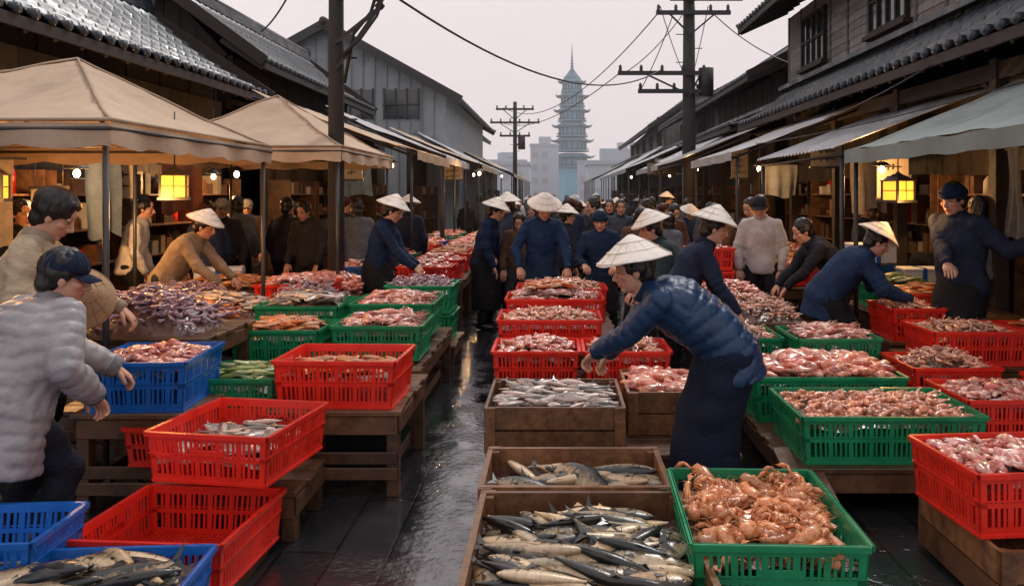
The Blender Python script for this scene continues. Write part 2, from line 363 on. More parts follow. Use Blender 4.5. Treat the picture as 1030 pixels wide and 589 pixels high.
def woodbox(x0,x1,y0,y1,zt,h,kind=None,seed=0,fill=.06,mound=None,rz=0,dens=1,t=.018):
    mb=MB();w=x1-x0;l=y1-y0
    n=2 if h<.3 else 3
    for i in range(n):
        a=h*i/n+.004;b=h*(i+1)/n-.004 if i<n-1 else h
        for s in (-1,1):
            ya=s*l/2-(t if s>0 else 0); mb.box(-w/2,w/2,ya,ya+t,a,b+R.uniform(-.003,0),0,R.uniform(.6,1.25))
            xa=s*w/2-(t if s>0 else 0); mb.box(xa,xa+t,-l/2+t+.001,l/2-t-.001,a,b+R.uniform(-.006,-.003),0,R.uniform(.6,1.25))
    for sx in(-1,1):
        for sy in(-1,1):
            x=sx*(w/2-t-.018);y=sy*(l/2-t-.018); mb.box(x-.017,x+.017,y-.017,y+.017,.01,h-.012,0,.8)
            x=sx*(w/2-.035); yy=sy*(l/2+.0075); mb.box(x-.03,x+.03,yy-.007,yy+.007,.004,h-.004,0,R.uniform(.7,1.2))
            for z in(h*.2,h*.75): mb.add(ell((x,yy+sy*.007,z),(.005,.002,.005),6,4),1)
    k=int(w/.12)
    for i in range(k): mb.box(-w/2+t+i*(w-2*t)/k+.004,-w/2+t+(i+1)*(w-2*t)/k-.004,-l/2+t,l/2-t,.003,.015,0,R.uniform(.6,1))
    o=obj('wooden_fish_crate',mb.mesh('wooden_crate',[woodx,blackm]),None,((x0+x1)/2,(y0+y1)/2,zt-h),(0,0,rz),bevel=.003)
    if kind: pile(kind,x0+.025,x1-.025,y0+.025,y1-.025,zt-fill,rz,mound,seed,dens)
    return o
def table(x0,x1,y0,y1,z,name='wooden_display_table'):
    mb=MB(); n=max(2,int((y1-y0)/.14))
    for i in range(n):
        a=y0+(y1-y0)*i/n; b=y0+(y1-y0)*(i+1)/n; mb.box(x0+R.uniform(-.015,.015),x1+R.uniform(-.015,.015),a+.003,b-.003,z-.03,z+R.uniform(-.003,0),0,R.uniform(.6,1.3))
    for x in (x0+.05,x1-.05):
        k=max(2,int((y1-y0)/1.1)+1)
        for i in range(k):
            y=y0+.06+(y1-y0-.12)*i/(k-1); mb.box(x-.035,x+.035,y-.035,y+.035,0,z-.031,0,R.uniform(.5,1))
        mb.box(x-.045,x-.036,y0+.02,y1-.02,z-.13,z-.034,0,R.uniform(.6,1.1)); mb.box(x+.036,x+.045,y0+.02,y1-.02,z-.13,z-.034,0,R.uniform(.6,1.1))
        if z>.3: mb.box(x-.044,x-.036,y0+.02,y1-.02,.08,.15,0,R.uniform(.6,1.1))
    mb.box(x0+.02,x1-.02,y0+.012,y0+.024,z-.14,z-.034,0,R.uniform(.7,1.1))
    if z>.3: mb.box(x0+.02,x1-.02,y0+.012,y0+.024,.1,.17,0,R.uniform(.7,1.1)); mb.box(x0+.02,x1-.02,y0+.014,y0+.022,.19,.26,0,R.uniform(.5,.9))
    return obj(name,mb.mesh('table',[wood]),None,bevel=.004)

# ------------------------------------------------------------------ people
def remesh(mb,vox,sm=3):
    me=mb.mesh('tmp',[]); o=bpy.data.objects.new('tmp',me); COL.objects.link(o)
    r=o.modifiers.new('r','REMESH'); r.mode='VOXEL'; r.voxel_size=vox; r.use_smooth_shade=True
    s=o.modifiers.new('s','SMOOTH'); s.factor=.5; s.iterations=sm
    dg=bpy.context.evaluated_depsgraph_get(); out=bpy.data.meshes.new_from_object(o.evaluated_get(dg))
    bpy.data.objects.remove(o); bpy.data.meshes.remove(me); return out
def getco(me):
    n=len(me.vertices); co=np.empty(n*3); me.vertices.foreach_get('co',co); no=np.empty(n*3); me.vertices.foreach_get('normal',no); return co.reshape(-1,3),no.reshape(-1,3)
def head_mesh():
    mb=MB()
    mb.add(ell((0,-.012,.03),(.074,.094,.10),24,16)); mb.add(ell((0,.022,-.035),(.061,.068,.085),20,14))
    mb.add(ell((0,.062,-.093),(.026,.022,.02))); mb.add(ell((0,.062,.05),(.05,.032,.04)))
    mb.add(tube([(0,.086,.018),(0,.1,-.006),(0,.112,-.03),(0,.095,-.04)],[.008,.0095,.0135,.01],8))
    for s in(-1,1):
        mb.add(ell((s*.013,.097,-.034),(.009,.011,.008),10,6)); mb.add(ell((s*.03,.078,.022),(.024,.014,.007)))
        mb.add(ell((s*.04,.058,-.022),(.024,.024,.02))); mb.add(ell((s*.075,-.005,-.008),(.009,.019,.032)))
    mb.add(ell((0,.088,-.058),(.023,.010,.0055))); mb.add(ell((0,.086,-.070),(.019,.011,.007)))
    mb.add(tube([(0,-.015,-.03),(0,-.028,-.1),(0,-.04,-.17)],[.05,.052,.06],14))
    me=remesh(mb,.0055,2); me.materials.append(skin)
    a=me.attributes.new('Col','FLOAT_COLOR','POINT'); cs=[]
    for v in me.vertices:
        x,y,z=v.co; c=(1,1,1)
        if abs(x)<.023 and -.077<z<-.052 and y>.085: c=(.85,.55,.55)
        if y>.083 and .022<z<.032 and .015<abs(x)<.046: c=(.2,.18,.18)
        elif y>.05 and abs(z+.03)<.03 and abs(x)>.03: c=(1.05,.88,.85)
        cs+= [*c,1]
    a.data.foreach_set('color',cs)
    eb=MB()
    for s in(-1,1):
        eb.add(ell((s*.031,.0785,.003),(.0125,.008,.0042),12,8),0); eb.add(ell((s*.031,.0835,.003),(.0052,.004,.0042),8,6),1)
        eb.add(tube([(s*.017,.083,.004),(s*.031,.0885,.008),(s*.046,.078,.004)],[.0015,.0022,.0015],5),1)
    return me, eb.mesh('eyes',[white,dark])
def hair_mesh(style):
    mb=MB(); mb.add(ell((0,-.022,.045),(.086,.10,.103),24,16)); mb.add(ell((0,-.055,-.015),(.072,.058,.085),20,12))
    for s in(-1,1): mb.add(ell((s*.072,-.02,.02),(.016,.05,.045)))
    if style=='long': mb.add(ell((0,-.06,-.06),(.078,.055,.12))); [mb.add(ell((s*.07,-.02,-.04),(.022,.045,.09))) for s in(-1,1)]
    if style=='bushy': mb.add(ell((0,-.03,.06),(.105,.115,.105),24,14)); mb.add(ell((0,.05,.1),(.07,.04,.03)))
    me=remesh(mb,.008,2); co,no=getco(me)
    d=pn(co*np.array([1,1,.2]),70,3)*.005+pn(co,25,5)*.005; co=co+no*d[:,None]; me.vertices.foreach_set('co',co.ravel())
    me.materials.append(hair); 
    a=me.attributes.new('Col','FLOAT_COLOR','POINT'); a.data.foreach_set('color',[1.0]*(4*len(me.vertices)))
    return me
HEAD,EYES=head_mesh(); HAIR={k:hair_mesh(k) for k in('short','long','bushy')}
def hat_mesh(mt):
    mb=MB(); n=40
    pr=[(.003,.125),(.02,.119),(.05,.098),(.09,.068),(.13,.036),(.17,.004),(.190,-.014),(.194,-.020),(.188,-.020),(.13,.026),(.09,.056),(.05,.084),(.003,.108)]
    g=lathe(pr,n); vs=[]
    for i,(x,y,z) in enumerate(g[0]):
        r=math.hypot(x,y); a=math.atan2(y,x); vs.append((x,y,z+.006*math.sin(a*2+1)*r/.2+.003*math.sin(a*5)*r/.2))
    mb.add((vs,g[1]))
    for rr,zz in((.188,-.012),(.13,.038),(.07,.085)):
        mb.add(tube([(rr*math.cos(a),rr*math.sin(a),zz) for a in [2*math.pi*i/32 for i in range(33)]],[.003]*33,5),0,.75)
    for k in range(16):
        a=2*math.pi*k/16; c,s=math.cos(a),math.sin(a)
        mb.add(tube([(.01*c,.01*s,.124),(.09*c,.09*s,.0705),(.188*c,.188*s,-.011)],[.0012,.0016,.0016],4),0,.85)
    for s in(-1,1): mb.add(tube([(s*.085,.0,.03),(s*.078,.02,-.05),(s*.03,.055,-.115),(0,.06,-.118)],[.003]*4,5),1)
    return mb.mesh('conical_hat',[mt,blackm])
HAT=hat_mesh(straw)
def cap_mesh(kind,c):
    mb=MB()
    g=ell((0,-.012,.045),(.09,.107,.098),22,14); 
    vs=[(x,y,max(z,.035 if kind=='cap' else .02)) for x,y,z in g[0]]
    mb.add((vs,g[1]))
    if kind=='cap':
        mb.add(grid(10,5,lambda u,v:((u-.5)*.15*(1-.25*v*v),.07+.085*v-.05*(2*u-1)**2,.045-.025*v-.02*(2*u-1)**2)))
        mb.add(grid(10,5,lambda u,v:((.5-u)*.15*(1-.25*v*v),.07+.085*v-.05*(2*u-1)**2,.041-.025*v-.02*(2*u-1)**2)))
        mb.add(ell((0,-.012,.142),(.009,.009,.005),8,5))
        for k in range(6):
            a=math.pi*k/6; mb.add(tube([(math.cos(a)*.0905*math.cos(t),-.012+math.sin(a)*.1075*math.cos(t),.045+.0985*math.sin(t)) for t in [math.pi*i/12 for i in range(13)]],[.0014]*13,4))
    else:
        for z in(.03,.045,.06): mb.add(tube([(.093*math.cos(a),-.012+.110*math.sin(a),z) for a in [2*math.pi*i/28 for i in range(29)]],[.009]*29,6))
    return mb.mesh(kind,[clothm(c)])
def hand_mesh(side,curl):
    mb=MB()
    mb.add(tube([(-.03,0,0),(0,0,0),(.025,.002*side,0),(.055,0,0),(.085,0,-.002),(.094,0,-.004)],[(.028,.021),(.029,.019),(.036,.018),(.041,.016),(.040,.013),(.030,.009)],14,side=(0,1,0)))
    for i,(y,ln) in enumerate(((.031,.068),(.0105,.078),(-.0105,.073),(-.030,.056))):
        p=V((.083,y*side,-.002)); a=0; d=curl*(1+.12*i); sp=y*.6*side; pts=[p-V((.015,0,0))];rr=[.0095,.0095]; pts.append(p)
        for k,(fr,w) in enumerate(((.45,.5),(.3,1.0),(.25,.8))):
            a+=d*w; dr=V((math.cos(a),sp*3*.3,-math.sin(a))); m=p+dr*ln*fr*.5; p=p+dr*ln*fr
            pts.append(m);pts.append(p);rr+=[.0088-.0006*k,.0090-.0009*k]
        rr[-1]=.0062; pts.append(p+dr*.004); rr.append(.003)
        mb.add(tube(pts,rr,8,side=(0,1,0)))
        mb.add(ell(p-dr*.006+V((math.sin(a),0,math.cos(a)))*.0055,(.005,.0045,.002),8,4),0,(1.15,1.1,1.05))
    p=V((.012,.022*side,-.006)); mb.add(tube([p,p+V((.022,.018*side,-.008)),p+V((.04,.027*side,-.016)),p+V((.06,.03*side,-.026)),p+V((.072,.028*side,-.034))],[.013,.0145,.0115,.0098,.006],9))
    return mb.mesh('hand',[skin])
HANDS={(s,c):hand_mesh(s,cv) for s in(1,-1) for c,cv in(('relax',.28),('grip',.75))}
def ik(a,b,l1,l2,pole):
    d=b-a; L=min(max(d.length,.12),(l1+l2)*.99); dn=d.normalized(); c=(l1*l1-l2*l2+L*L)/(2*L); h=math.sqrt(max(l1*l1-c*c,0)); p=pole-dn*pole.dot(dn)
    p.normalize(); return a+dn*c+p*h, a+dn*L
def seg_near(P,segs):
    best=None
    for k,(a,b) in enumerate(segs):
        a=np.array(a);b=np.array(b);d=b-a;L=np.linalg.norm(d); t=np.clip(((P-a)@d)/(L*L),0,1); ds=np.linalg.norm(P-(a+t[:,None]*d),axis=1)
        tt=((P-a)@d)/L
        if k>=2: ds=ds+.045
        if best is None: best=(ds,tt,np.full(len(P),k))
        else:
            w=ds<best[0]; best=(np.where(w,ds,best[0]),np.where(w,tt,best[1]),np.where(w,k,best[2]))
    return best
def person(name,x,y,yaw,h=1.7,lean=8,jc=(.015,.022,.045),tc=(.012,.014,.022),hat='cone',wr=None,wl=None,puff=False,crouch=0,hair_s='short',vox=.018,look=None,headyaw=0,grip='relax',bulk=1,step=.0,hem=.0,fat=1.0,sp=.07,hs=1.0,skirt=None,amp=1.0,hats=1.0,hv=.45):
    s=h/1.72; ya=rad(yaw); f=V((math.cos(ya),math.sin(ya),0)); r=V((math.sin(ya),-math.cos(ya),0)); Z=V((0,0,1)); le=rad(lean)
    root=empty(name,(x,y,0)); O=V((0,0,0))
    hp=(.90-crouch)*s; Pv=O+Z*hp-f*(math.sin(le)*.13*s)
    u=Z*math.cos(le)+f*math.sin(le)
    le2=rad(lean*1.18); u2=Z*math.cos(le2)+f*math.sin(le2)
    C=Pv+u*.27*s; Nk=C+u2*.235*s
    J={}
    for nm,sd,t in(('R',1,wr),('L',-1,wl)):
        sh=Nk-u2*.055*s+r*(sd*.172*s)
        tgt=sh+V((0,0,-.5*s))+r*sd*.06+f*.1 if t is None else V(t)-V((x,y,0))
        el,w=ik(sh,tgt,.285*s,.25*s,(-f*.35-Z*.8+r*sd*.55))
        J[nm]=(sh,el,w)
    LG={}
    for nm,sd in(('R',1),('L',-1)):
        hpj=Pv+r*(sd*.095*s)-u*.02; an=O+r*(sd*.13*s)+f*(sd*step)+Z*.08*s
        kn,an2=ik(hpj,an,.43*s,.42*s,f+r*sd*.15); LG[nm]=(hpj,kn,an2)
    mb=MB(); mb.add(tube([Pv+u*.12*s,Pv+u*.03*s,Pv-u*.06*s,Pv-u*.10*s],[(.15*s,.10*s),(.175*s,.12*s),(.165*s,.12*s),(.1*s,.08*s)],16,side=r))
    for nm in LG:
        a,k,n=LG[nm]; mb.add(tube([a,a.lerp(k,.5),k,k.lerp(n,.45),n-V((0,0,.0))],[.098*s*bulk,.09*s*bulk,.074*s*bulk,.07*s*bulk,.062*s*bulk],14)); mb.add(ell(k,(.073*s*bulk,)*3)); mb.add(ell(a,(.098*s,)*3))
    tm=remesh(mb,vox*1.1,3); so=R.randint(0,999); co,no=getco(tm)
    d=pn(co*np.array([1,1,1.7]),8,so)*.011+pn(co*np.array([1,1,1.4]),20,so+1)*.005; co=co+no*d[:,None]; tm.vertices.foreach_set('co',co.ravel())
    tm.materials.append(clothm(tc)); obj('trousers',tm,root)
    if skirt is not None:
        km=(LG['R'][1]+LG['L'][1])*.5; zb=skirt
        mb=MB(); p3=V((0,0,zb))+f*.03; p2=V(((Pv.x+p3.x)/2,(Pv.y+p3.y)/2,(Pv.z+zb)/2))*.6+V((km.x,km.y,(Pv.z+zb)/2))*.4
        mb.add(tube([Pv+u*.10*s,Pv-Z*.02*s,p2,p3+Z*.02,p3],[(.185*s,.14*s),(.20*s,.165*s),(.215*s,.175*s),(.23*s,.185*s),(.225*s,.18*s)],24,side=r))
        km_=remesh(mb,vox*1.1,2); co,no=getco(km_); fz=np.clip((hp-co[:,2])/.35,0,1)
        d=(pn(co*np.array([1,1,.18]),13,so+9)*.020*fz+pn(co,9,so+8)*.008); co=co+no*d[:,None]; km_.vertices.foreach_set('co',co.ravel()); km_.materials.append(clothm(tc)); obj('long_work_apron',km_,root)
    mb=MB()
    for nm in LG:
        n=LG[nm][2]; g0=V((n.x,n.y,0))
        mb.add(tube([g0-f*.075*s+Z*.045,g0-f*.04*s+Z*.05,g0+f*.05*s+Z*.045,g0+f*.13*s+Z*.035,g0+f*.185*s+Z*.028],[(.025,.025),(.04,.045),(.046,.042),(.048,.033),(.028,.022)],12,side=r))
        mb.add(tube([n+Z*.14,n+Z*.02,g0+Z*.04],[.056*s,.05*s,.046*s],12))
    obj('boots',mb.mesh('boots',[boot]),root)
    B=1.0*fat*(1.1 if puff else 1.0); mb=MB()
    hd=(u*(1-hv)+Z*hv).normalized(); hm=Pv-hd*(.10+hem)*s
    mb.add(tube([hm,Pv-hd*.03*s,Pv+u*.08*s,C-u*.05*s,C+u*.07*s,Nk-u2*.09*s,Nk-u2*.035*s,Nk-u2*.0,Nk+u2*.035*s],
      [(.19*s*B,.145*s*B),(.19*s*B,.145*s*B),(.178*s*B,.135*s*B),(.18*s*B,.135*s*B),(.192*s*B,.14*s*B),(.185*s*B,.125*s*B),(.15*s*B,.105*s*B),(.085*s,.085*s),(.068*s,.07*s)],20,side=r))
    AF=1.0 if not puff else .94
    for nm in J:
        a,e,w=J[nm]; ar=.066*s*B*AF
        mb.add(ell(a,(ar*1.08,)*3)); mb.add(tube([a,a.lerp(e,.5),e],[ar*1.08,ar*1.0,ar*.9],14)); mb.add(ell(e,(ar*.9,)*3)); mb.add(tube([e,e.lerp(w,.5),w,w+(w-e).normalized()*.015],[ar*.9,ar*.84,ar*.66,ar*.6],14))
        mb.add(ell((a+Nk-u2*.05*s)/2,(.085*s,)*3))
    jm=remesh(mb,vox,5 if puff else 4); co,no=getco(jm)
    segs=[(hm,C),(C,Nk)]+[(J[k][i],J[k][i+1]) for k in('R','L') for i in(0,1)]
    ds,tt,kk=seg_near(co,segs)
    tt=tt+np.where(kk==1,(C-hm).length,0)
    if puff: 
        wob=pn(co,6,so)*.13
        ph=np.abs(np.sin(np.pi*(tt/sp+wob))); am=np.where(kk<2,.0125,.009)*amp; d=(ph**.5-.7)*am
        d=d+pn(co,10,so+3)*.007+pn(co,26,so+5)*.003+pn(co,45,so+4)*.0015*(1.2-ph)*2
    else:
        d=pn(co*np.array([1,1,1.3]),8,so)*.013+(.5-np.abs(pn(co,16,so+2)))*.010
        el_=np.minimum(np.linalg.norm(co-np.array(J['R'][1]),axis=1),np.linalg.norm(co-np.array(J['L'][1]),axis=1))
        d=d+np.exp(-(el_/.12)**2)*np.sin(tt*110)*.005
    co=co+no*d[:,None]; jm.vertices.foreach_set('co',co.ravel()); jm.materials.append(clothm(jc,puff)); jm.update()
    obj('jacket',jm,root)
    mb=MB(); mb.add(tube([Nk-u2*.02*s,Nk+u2*.02*s,Nk+u2*.055*s],[(.092*s,.09*s),(.084*s,.082*s),(.076*s,.074*s)],16,side=r)); 
    for nm in J:
        a,e,w=J[nm]; dd=(w-e).normalized(); mb.add(tube([w-dd*.03,w+dd*.0,w+dd*.02],[.043*s*B,.042*s*B,.038*s*B],14))
    obj('collar_and_cuffs',mb.mesh('collar',[clothm(tuple(c*.7 for c in jc))]),root)
    for nm,sd in(('R',1),('L',-1)):
        a,e,w=J[nm]; d=(w-e).normalized(); d=(d+V((0,0,-.25))).normalized() if grip!='relax' else d
        up=V((0,0,1))-d*d.z
        if up.length<.3: up=f-d*f.dot(d)
        up.normalize(); yv=up.cross(d)
        X=Matrix(((d.x,yv.x,up.x,w.x),(d.y,yv.y,up.y,w.y),(d.z,yv.z,up.z,w.z),(0,0,0,1)))@Matrix.Translation((.012,0,0))@Matrix.Scale(s*1.05,4)
        o=obj('right_hand' if sd>0 else 'left_hand',HANDS[(1 if sd>0 else -1,grip)],root); o.matrix_local=X
    lk=rad(lean*.55 if look is None else look); hy=ya+rad(headyaw); hf=V((math.cos(hy),math.sin(hy),0))
    hu=Z*math.cos(lk)+hf*math.sin(lk); hff=hf*math.cos(lk)-Z*math.sin(lk); hr=hff.cross(hu)
    Hc=Nk+u2*.045*s+hu*.10*s+hff*.025*s
    X=Matrix(((hr.x,hff.x,hu.x,Hc.x),(hr.y,hff.y,hu.y,Hc.y),(hr.z,hff.z,hu.z,Hc.z),(0,0,0,1)))@Matrix.Scale(s*hs,4)
    for nm,me in(('head',HEAD),('eyes',EYES),('hair',HAIR[hair_s])):
        o=obj(nm,me,root); o.matrix_local=X
    if hat=='cone': o=obj('conical_hat',HAT,root); o.matrix_local=X@Matrix.Translation((0,-.015,.078))@Matrix.Rotation(rad(R.uniform(-6,2)),4,'X')@Matrix.Diagonal((hats,hats,.95,1))
    elif hat: o=obj(hat[0],cap_mesh(*hat),root); o.matrix_local=X
    return root
def clone(src,name,x,y,rz,sc=1):
    e=empty(name,(x,y,0),rz); e.scale=(sc,)*3
    for c in src.children:
        o=bpy.data.objects.new(c.name.split('.')[0],c.data); COL.objects.link(o); o.parent=e; o.matrix_local=c.matrix_local.copy()
    return e

NAVY=(.011,.024,.060); BLK=(.012,.012,.015); 
person('fish_vendor',.84,4.42,178,1.77,53,(.010,.040,.105),(.008,.013,.030),'cone',wr=(.30,4.92,.74),wl=(.07,4.70,.69),puff=True,vox=.0115,look=10,grip='grip',bulk=1.25,step=.1,headyaw=4,fat=1.06,hem=.09,sp=.075,skirt=.14,hats=1.08,hv=.78)
person('fish_vendor',-2.52,3.70,62,1.62,24,(.29,.29,.30),(.012,.014,.022),('cap',(.013,.02,.045)),wr=(-2.20,3.78,.80),wl=(-2.25,4.15,.82),puff=True,vox=.0115,look=14,headyaw=-34,crouch=.06,grip='grip',hem=.22,fat=1.32,bulk=1.15,sp=.062,hs=1.1,amp=.85)
person('market_shopper',-3.12,4.62,18,1.84,12,(.46,.38,.26),BLK,None,wr=(-2.80,4.58,1.12),wl=(-2.68,4.95,1.02),hair_s='bushy',vox=.014,look=30,grip='grip')
o=obj('straw_hat',hat_mesh(tanstraw),None,(-2.74,4.58,1.16),(rad(62),rad(20),rad(35)))
person('fish_vendor',-3.95,8.2,0,1.72,36,(.30,.23,.16),(.03,.03,.035),'cone',wr=(-3.4,8.0,.86),wl=(-3.35,8.3,.86),grip='grip')
person('fish_vendor',-1.98,8.85,0,1.76,12,NAVY,BLK,'cone',wr=(-1.55,8.65,.96),wl=(-1.58,8.95,.96),grip='grip',look=20,bulk=1.15,hem=.1,skirt=.2)
F6=person('fish_vendor',-.18,9.3,282,1.79,14,(.014,.036,.09),(.012,.026,.06),'cone',wr=(-.42,9.0,.93),wl=(.12,9.0,.92),grip='grip',look=22,bulk=1.1,hem=.1,skirt=.25)
person('fish_vendor',-.95,10.4,350,1.72,14,NAVY,BLK,'cone',look=15,skirt=.25)
G2=person('fish_vendor',-.62,11.1,200,1.76,6,(.03,.05,.09),BLK,'cone')
person('fish_vendor',.5,9.0,262,1.62,8,NAVY,BLK,('knitted_cap',(.012,.025,.06)),wr=(.3,8.72,.98),wl=(.65,8.72,.97),look=15,grip='grip')
person('fish_vendor',1.12,7.3,185,1.68,28,(.03,.05,.06),BLK,'cone',wr=(.72,7.45,.85),wl=(.75,7.15,.85),grip='grip')
person('fish_vendor',1.0,6.35,355,1.72,26,(.016,.026,.055),BLK,'cone',wr=(1.42,6.2,.8),wl=(1.45,6.5,.8),grip='grip',vox=.014,hem=.1)
J11=person('market_shopper',2.4,9.35,250,1.78,6,(.46,.43,.41),BLK,('cap',(.02,.02,.03)),look=14)
person('market_shopper',2.85,8.15,182,1.68,38,(.02,.022,.03),BLK,None,wr=(2.3,8.3,.8),wl=(2.3,8.0,.8),grip='grip')
person('fish_vendor',2.5,7.2,352,1.74,42,(.016,.034,.08),BLK,'cone',wr=(3.06,6.92,.84),wl=(3.1,7.2,.84),grip='grip',crouch=.06,vox=.014,fat=1.14,look=26,hem=.12,bulk=1.2,skirt=.3,hv=.7)
person('fish_vendor',3.5,6.9,205,1.90,6,(.018,.026,.05),BLK,('knitted_cap',(.011,.022,.062)),wr=(3.2,6.5,1.12),wl=(3.95,6.45,1.4),look=12,vox=.014,headyaw=6,fat=1.1,skirt=.4)
base=[]
base.append(person('market_shopper',-3.75,11.0,80,1.74,4,(.02,.02,.025),BLK,None,vox=.024))
base.append(person('market_shopper',-3.3,10.6,250,1.70,6,(.035,.03,.03),BLK,None,vox=.024,look=18))
base.append(person('market_shopper',-2.75,10.9,100,1.72,5,(.13,.14,.16),BLK,None,vox=.024,hair_s='long'))
base.append(person('market_shopper',-4.3,10.2,300,1.74,8,(.05,.04,.035),BLK,('cap',(.2,.19,.18)),vox=.024))
base.append(person('market_shopper',-4.9,9.2,20,1.76,10,(.6,.57,.52),BLK,None,vox=.024))
base.append(person('market_shopper',-2.3,12.3,85,1.72,3,(.02,.025,.04),BLK,'cone',vox=.024,step=.1))
base.append(person('market_shopper',1.0,12.5,270,1.70,4,(.06,.07,.09),BLK,None,vox=.024,step=.12))
base.append(person('market_shopper',.2,13.0,95,1.73,3,(.03,.04,.07),BLK,('knitted_cap',(.08,.02,.02)),vox=.024,step=.1))
base.append(person('market_shopper',1.7,12.0,290,1.66,10,(.11,.06,.04),(.03,.03,.04),None,vox=.024,hair_s='long',look=25))
base.append(person('market_shopper',.6,11.4,160,1.74,7,(.02,.022,.026),BLK,None,vox=.024,step=-.1,headyaw=35))
used=[(b.location.x,b.location.y) for b in base]+[(2.4,9.35),(-.62,11.1),(-.95,10.4)]
rn=random.Random(5); cnt=0
nohat=[b for i,b in enumerate(base) if i not in(4,5)]
while cnt<92:
    yy=10.1+ (rn.random()**1.7)*30; xx=rn.uniform(-2.6,3.6)
    if xx<-1.1 and yy<19: xx=rn.uniform(-1.1,2.6)
    if xx>2.6 and yy<21: continue
    if any((xx-a)**2+(yy-b)**2<.2 for a,b in used): continue
    used.append((xx,yy)); cnt+=1
    src=rn.choice([F6,G2,J11,base[4],base[5]]+nohat*3); clone(src,'market_shopper',xx,yy,rn.uniform(-1.5,1.5)+rn.choice([0,0,math.pi]),rn.uniform(.88,1.05))
for xx,yy in((-4.6,11.4),(-3.9,12.0),(-4.9,12.6),(-3.2,11.9),(4.6,8.6),(4.8,10.4),(4.7,12.3),(-5.0,7.4),(-4.2,9.6),(-2.2,10.0)): clone(rn.choice(base),'market_shopper',xx,yy,rn.uniform(-2,2),rn.uniform(.95,1.03))

# ------------------------------------------------------------------ crates & tables
crate('blue',-2.22,-1.38,2.78,3.22,.32,.22,'mackerel',rad(4),seed=3,mound=.02)
crate('blue',-2.8,-2.02,3.02,3.42,.42,.22,None,rad(3)); table(-2.85,-2.1,3.0,3.44,.2,'low_wooden_stand')
crate('red',-2.04,-1.36,3.3,3.93,.31,.24,None,rad(-4)); table(-2.2,-1.4,2.8,3.9,.07,'wooden_pallet')
crate('red',-1.88,-1.27,3.68,4.3,.64,.24,'fish',rad(-9),seed=1,mound=.0,fill=.12)
crate('red',-2.35,-1.75,4.32,4.72,.48,.22,'fish',rad(-3),mound=.0,fill=.1)
table(-2.1,-1.3,3.98,4.5,.26,'low_wooden_stand')
table(-1.68,-.9,4.58,5.55,.5); crate('red',-1.64,-.93,4.62,5.15,.78,.28,'redfish',rad(-2),mound=-.02,fill=.07)
table(-3.2,-1.75,5.02,5.5,.38); crate('green',-2.2,-1.7,4.78,5.3,.64,.26,'greenfish',mound=.05)
crate('blue',-2.62,-2.06,4.35,4.95,.83,.28,'meat',rad(4),mound=.05); table(-2.65,-2.0,4.34,4.98,.55,'low_wooden_stand')
pile('octopus',-3.2,-2.3,5.05,5.75,.84,0,.24,1); table(-3.3,-2.2,5.0,5.8,.84)
crate('green',-2.35,-1.72,5.72,6.25,.77,.25,'redfish',mound=.07,seed=2); crate('green',-1.66,-1.0,5.85,6.45,.78,.26,'squid',mound=.08,seed=2)
table(-2.4,-.98,5.65,7.5,.5); crate('green',-1.72,-1.03,6.6,7.25,.84,.27,'squid',mound=.08,seed=1); crate('green',-2.45,-1.78,6.45,7.1,.84,.27,'fish',mound=.1)
crate('green',-1.66,-1.02,7.7,8.3,.58,.27,None); crate('green',-1.66,-1.02,7.7,8.3,.86,.27,'octopus',mound=.08)
table(-1.75,-.98,7.6,8.4,.3)
table(-4.4,-2.0,7.3,9.4,.66); crate('red',-2.95,-2.25,7.75,8.35,.86,.2,'squid',mound=.1,seed=1)
table(-4.2,-2.5,5.9,7.25,.72)
pile('redfish',-4.1,-3.3,5.95,7.2,.72,0,.16); pile('redfish',-3.3,-2.5,6.0,6.6,.72,0,.15,6); pile('fish',-3.3,-2.5,6.6,7.2,.72,0,.15,2); pile('octopus',-4.3,-3.1,7.35,8.0,.68,0,.18,2); pile('longmeat',-3.0,-2.1,8.5,9.3,.68,0,.16)
pile('redfish',-4.2,-3.1,8.55,9.3,.68,0,.14,3); pile('octopus',-2.6,-2.0,7.2,7.7,.7,0,.2,4)
for i in range(9):
    y=10.0+i*1.05; table(-3.0,-1.25,y-.45,y+.5,.6)
    crate(rn.choice(['red','red','green','blue']),-1.95,-1.3,y-.3,y+.3,.86,.25,rn.choice(['squid','prawn','meat','redfish']),mound=.09,seed=1)
    crate(rn.choice(['red','green','blue']),-2.75,-2.1,y-.3,y+.3,.86,.25,rn.choice(['squid','prawn','meat','fish']),mound=.09,seed=1)
woodbox(-.34,.56,2.62,3.58,.42,.25,'mackerel',1,.085,mound=.0,dens=1.0,t=.026); woodbox(-.36,.53,3.62,4.2,.42,.25,'mackerel',2,.10,mound=.0,dens=.6,t=.026)
table(-.33,.54,2.6,4.2,.16,'wooden_pallet')
woodbox(-.42,.40,4.6,5.32,.52,.27,'fish',4,.06,mound=.05); woodbox(.44,1.08,4.95,5.6,.52,.27,'longmeat',4,.05,mound=.05); table(-.42,1.08,4.58,5.62,.25,'low_wooden_stand')
table(-.48,.85,5.66,6.3,.35); crate('red',-.46,.16,5.72,6.25,.62,.27,'meat',mound=.08); crate('red',.2,.82,5.72,6.25,.62,.27,'prawn',mound=.08)
table(-.5,.55,6.4,8.7,.47); crate('red',-.48,.36,6.45,7.05,.73,.26,'prawn',mound=.07,seed=2); crate('red',-.46,.42,7.2,7.8,.80,.33,'squid',mound=.09,seed=3); crate('red',-.4,.5,7.95,8.55,.80,.33,'prawn',mound=.1)
pile('redfish',-.3,.2,7.3,7.7,.86,0,.05,5)
crate('green',.5,1.13,2.84,3.62,.50,.28,'cray',rad(-2),mound=.04,fill=.07); table(.5,1.15,2.8,3.65,.22,'low_wooden_stand')
table(1.28,3.5,4.35,6.15,.25); 
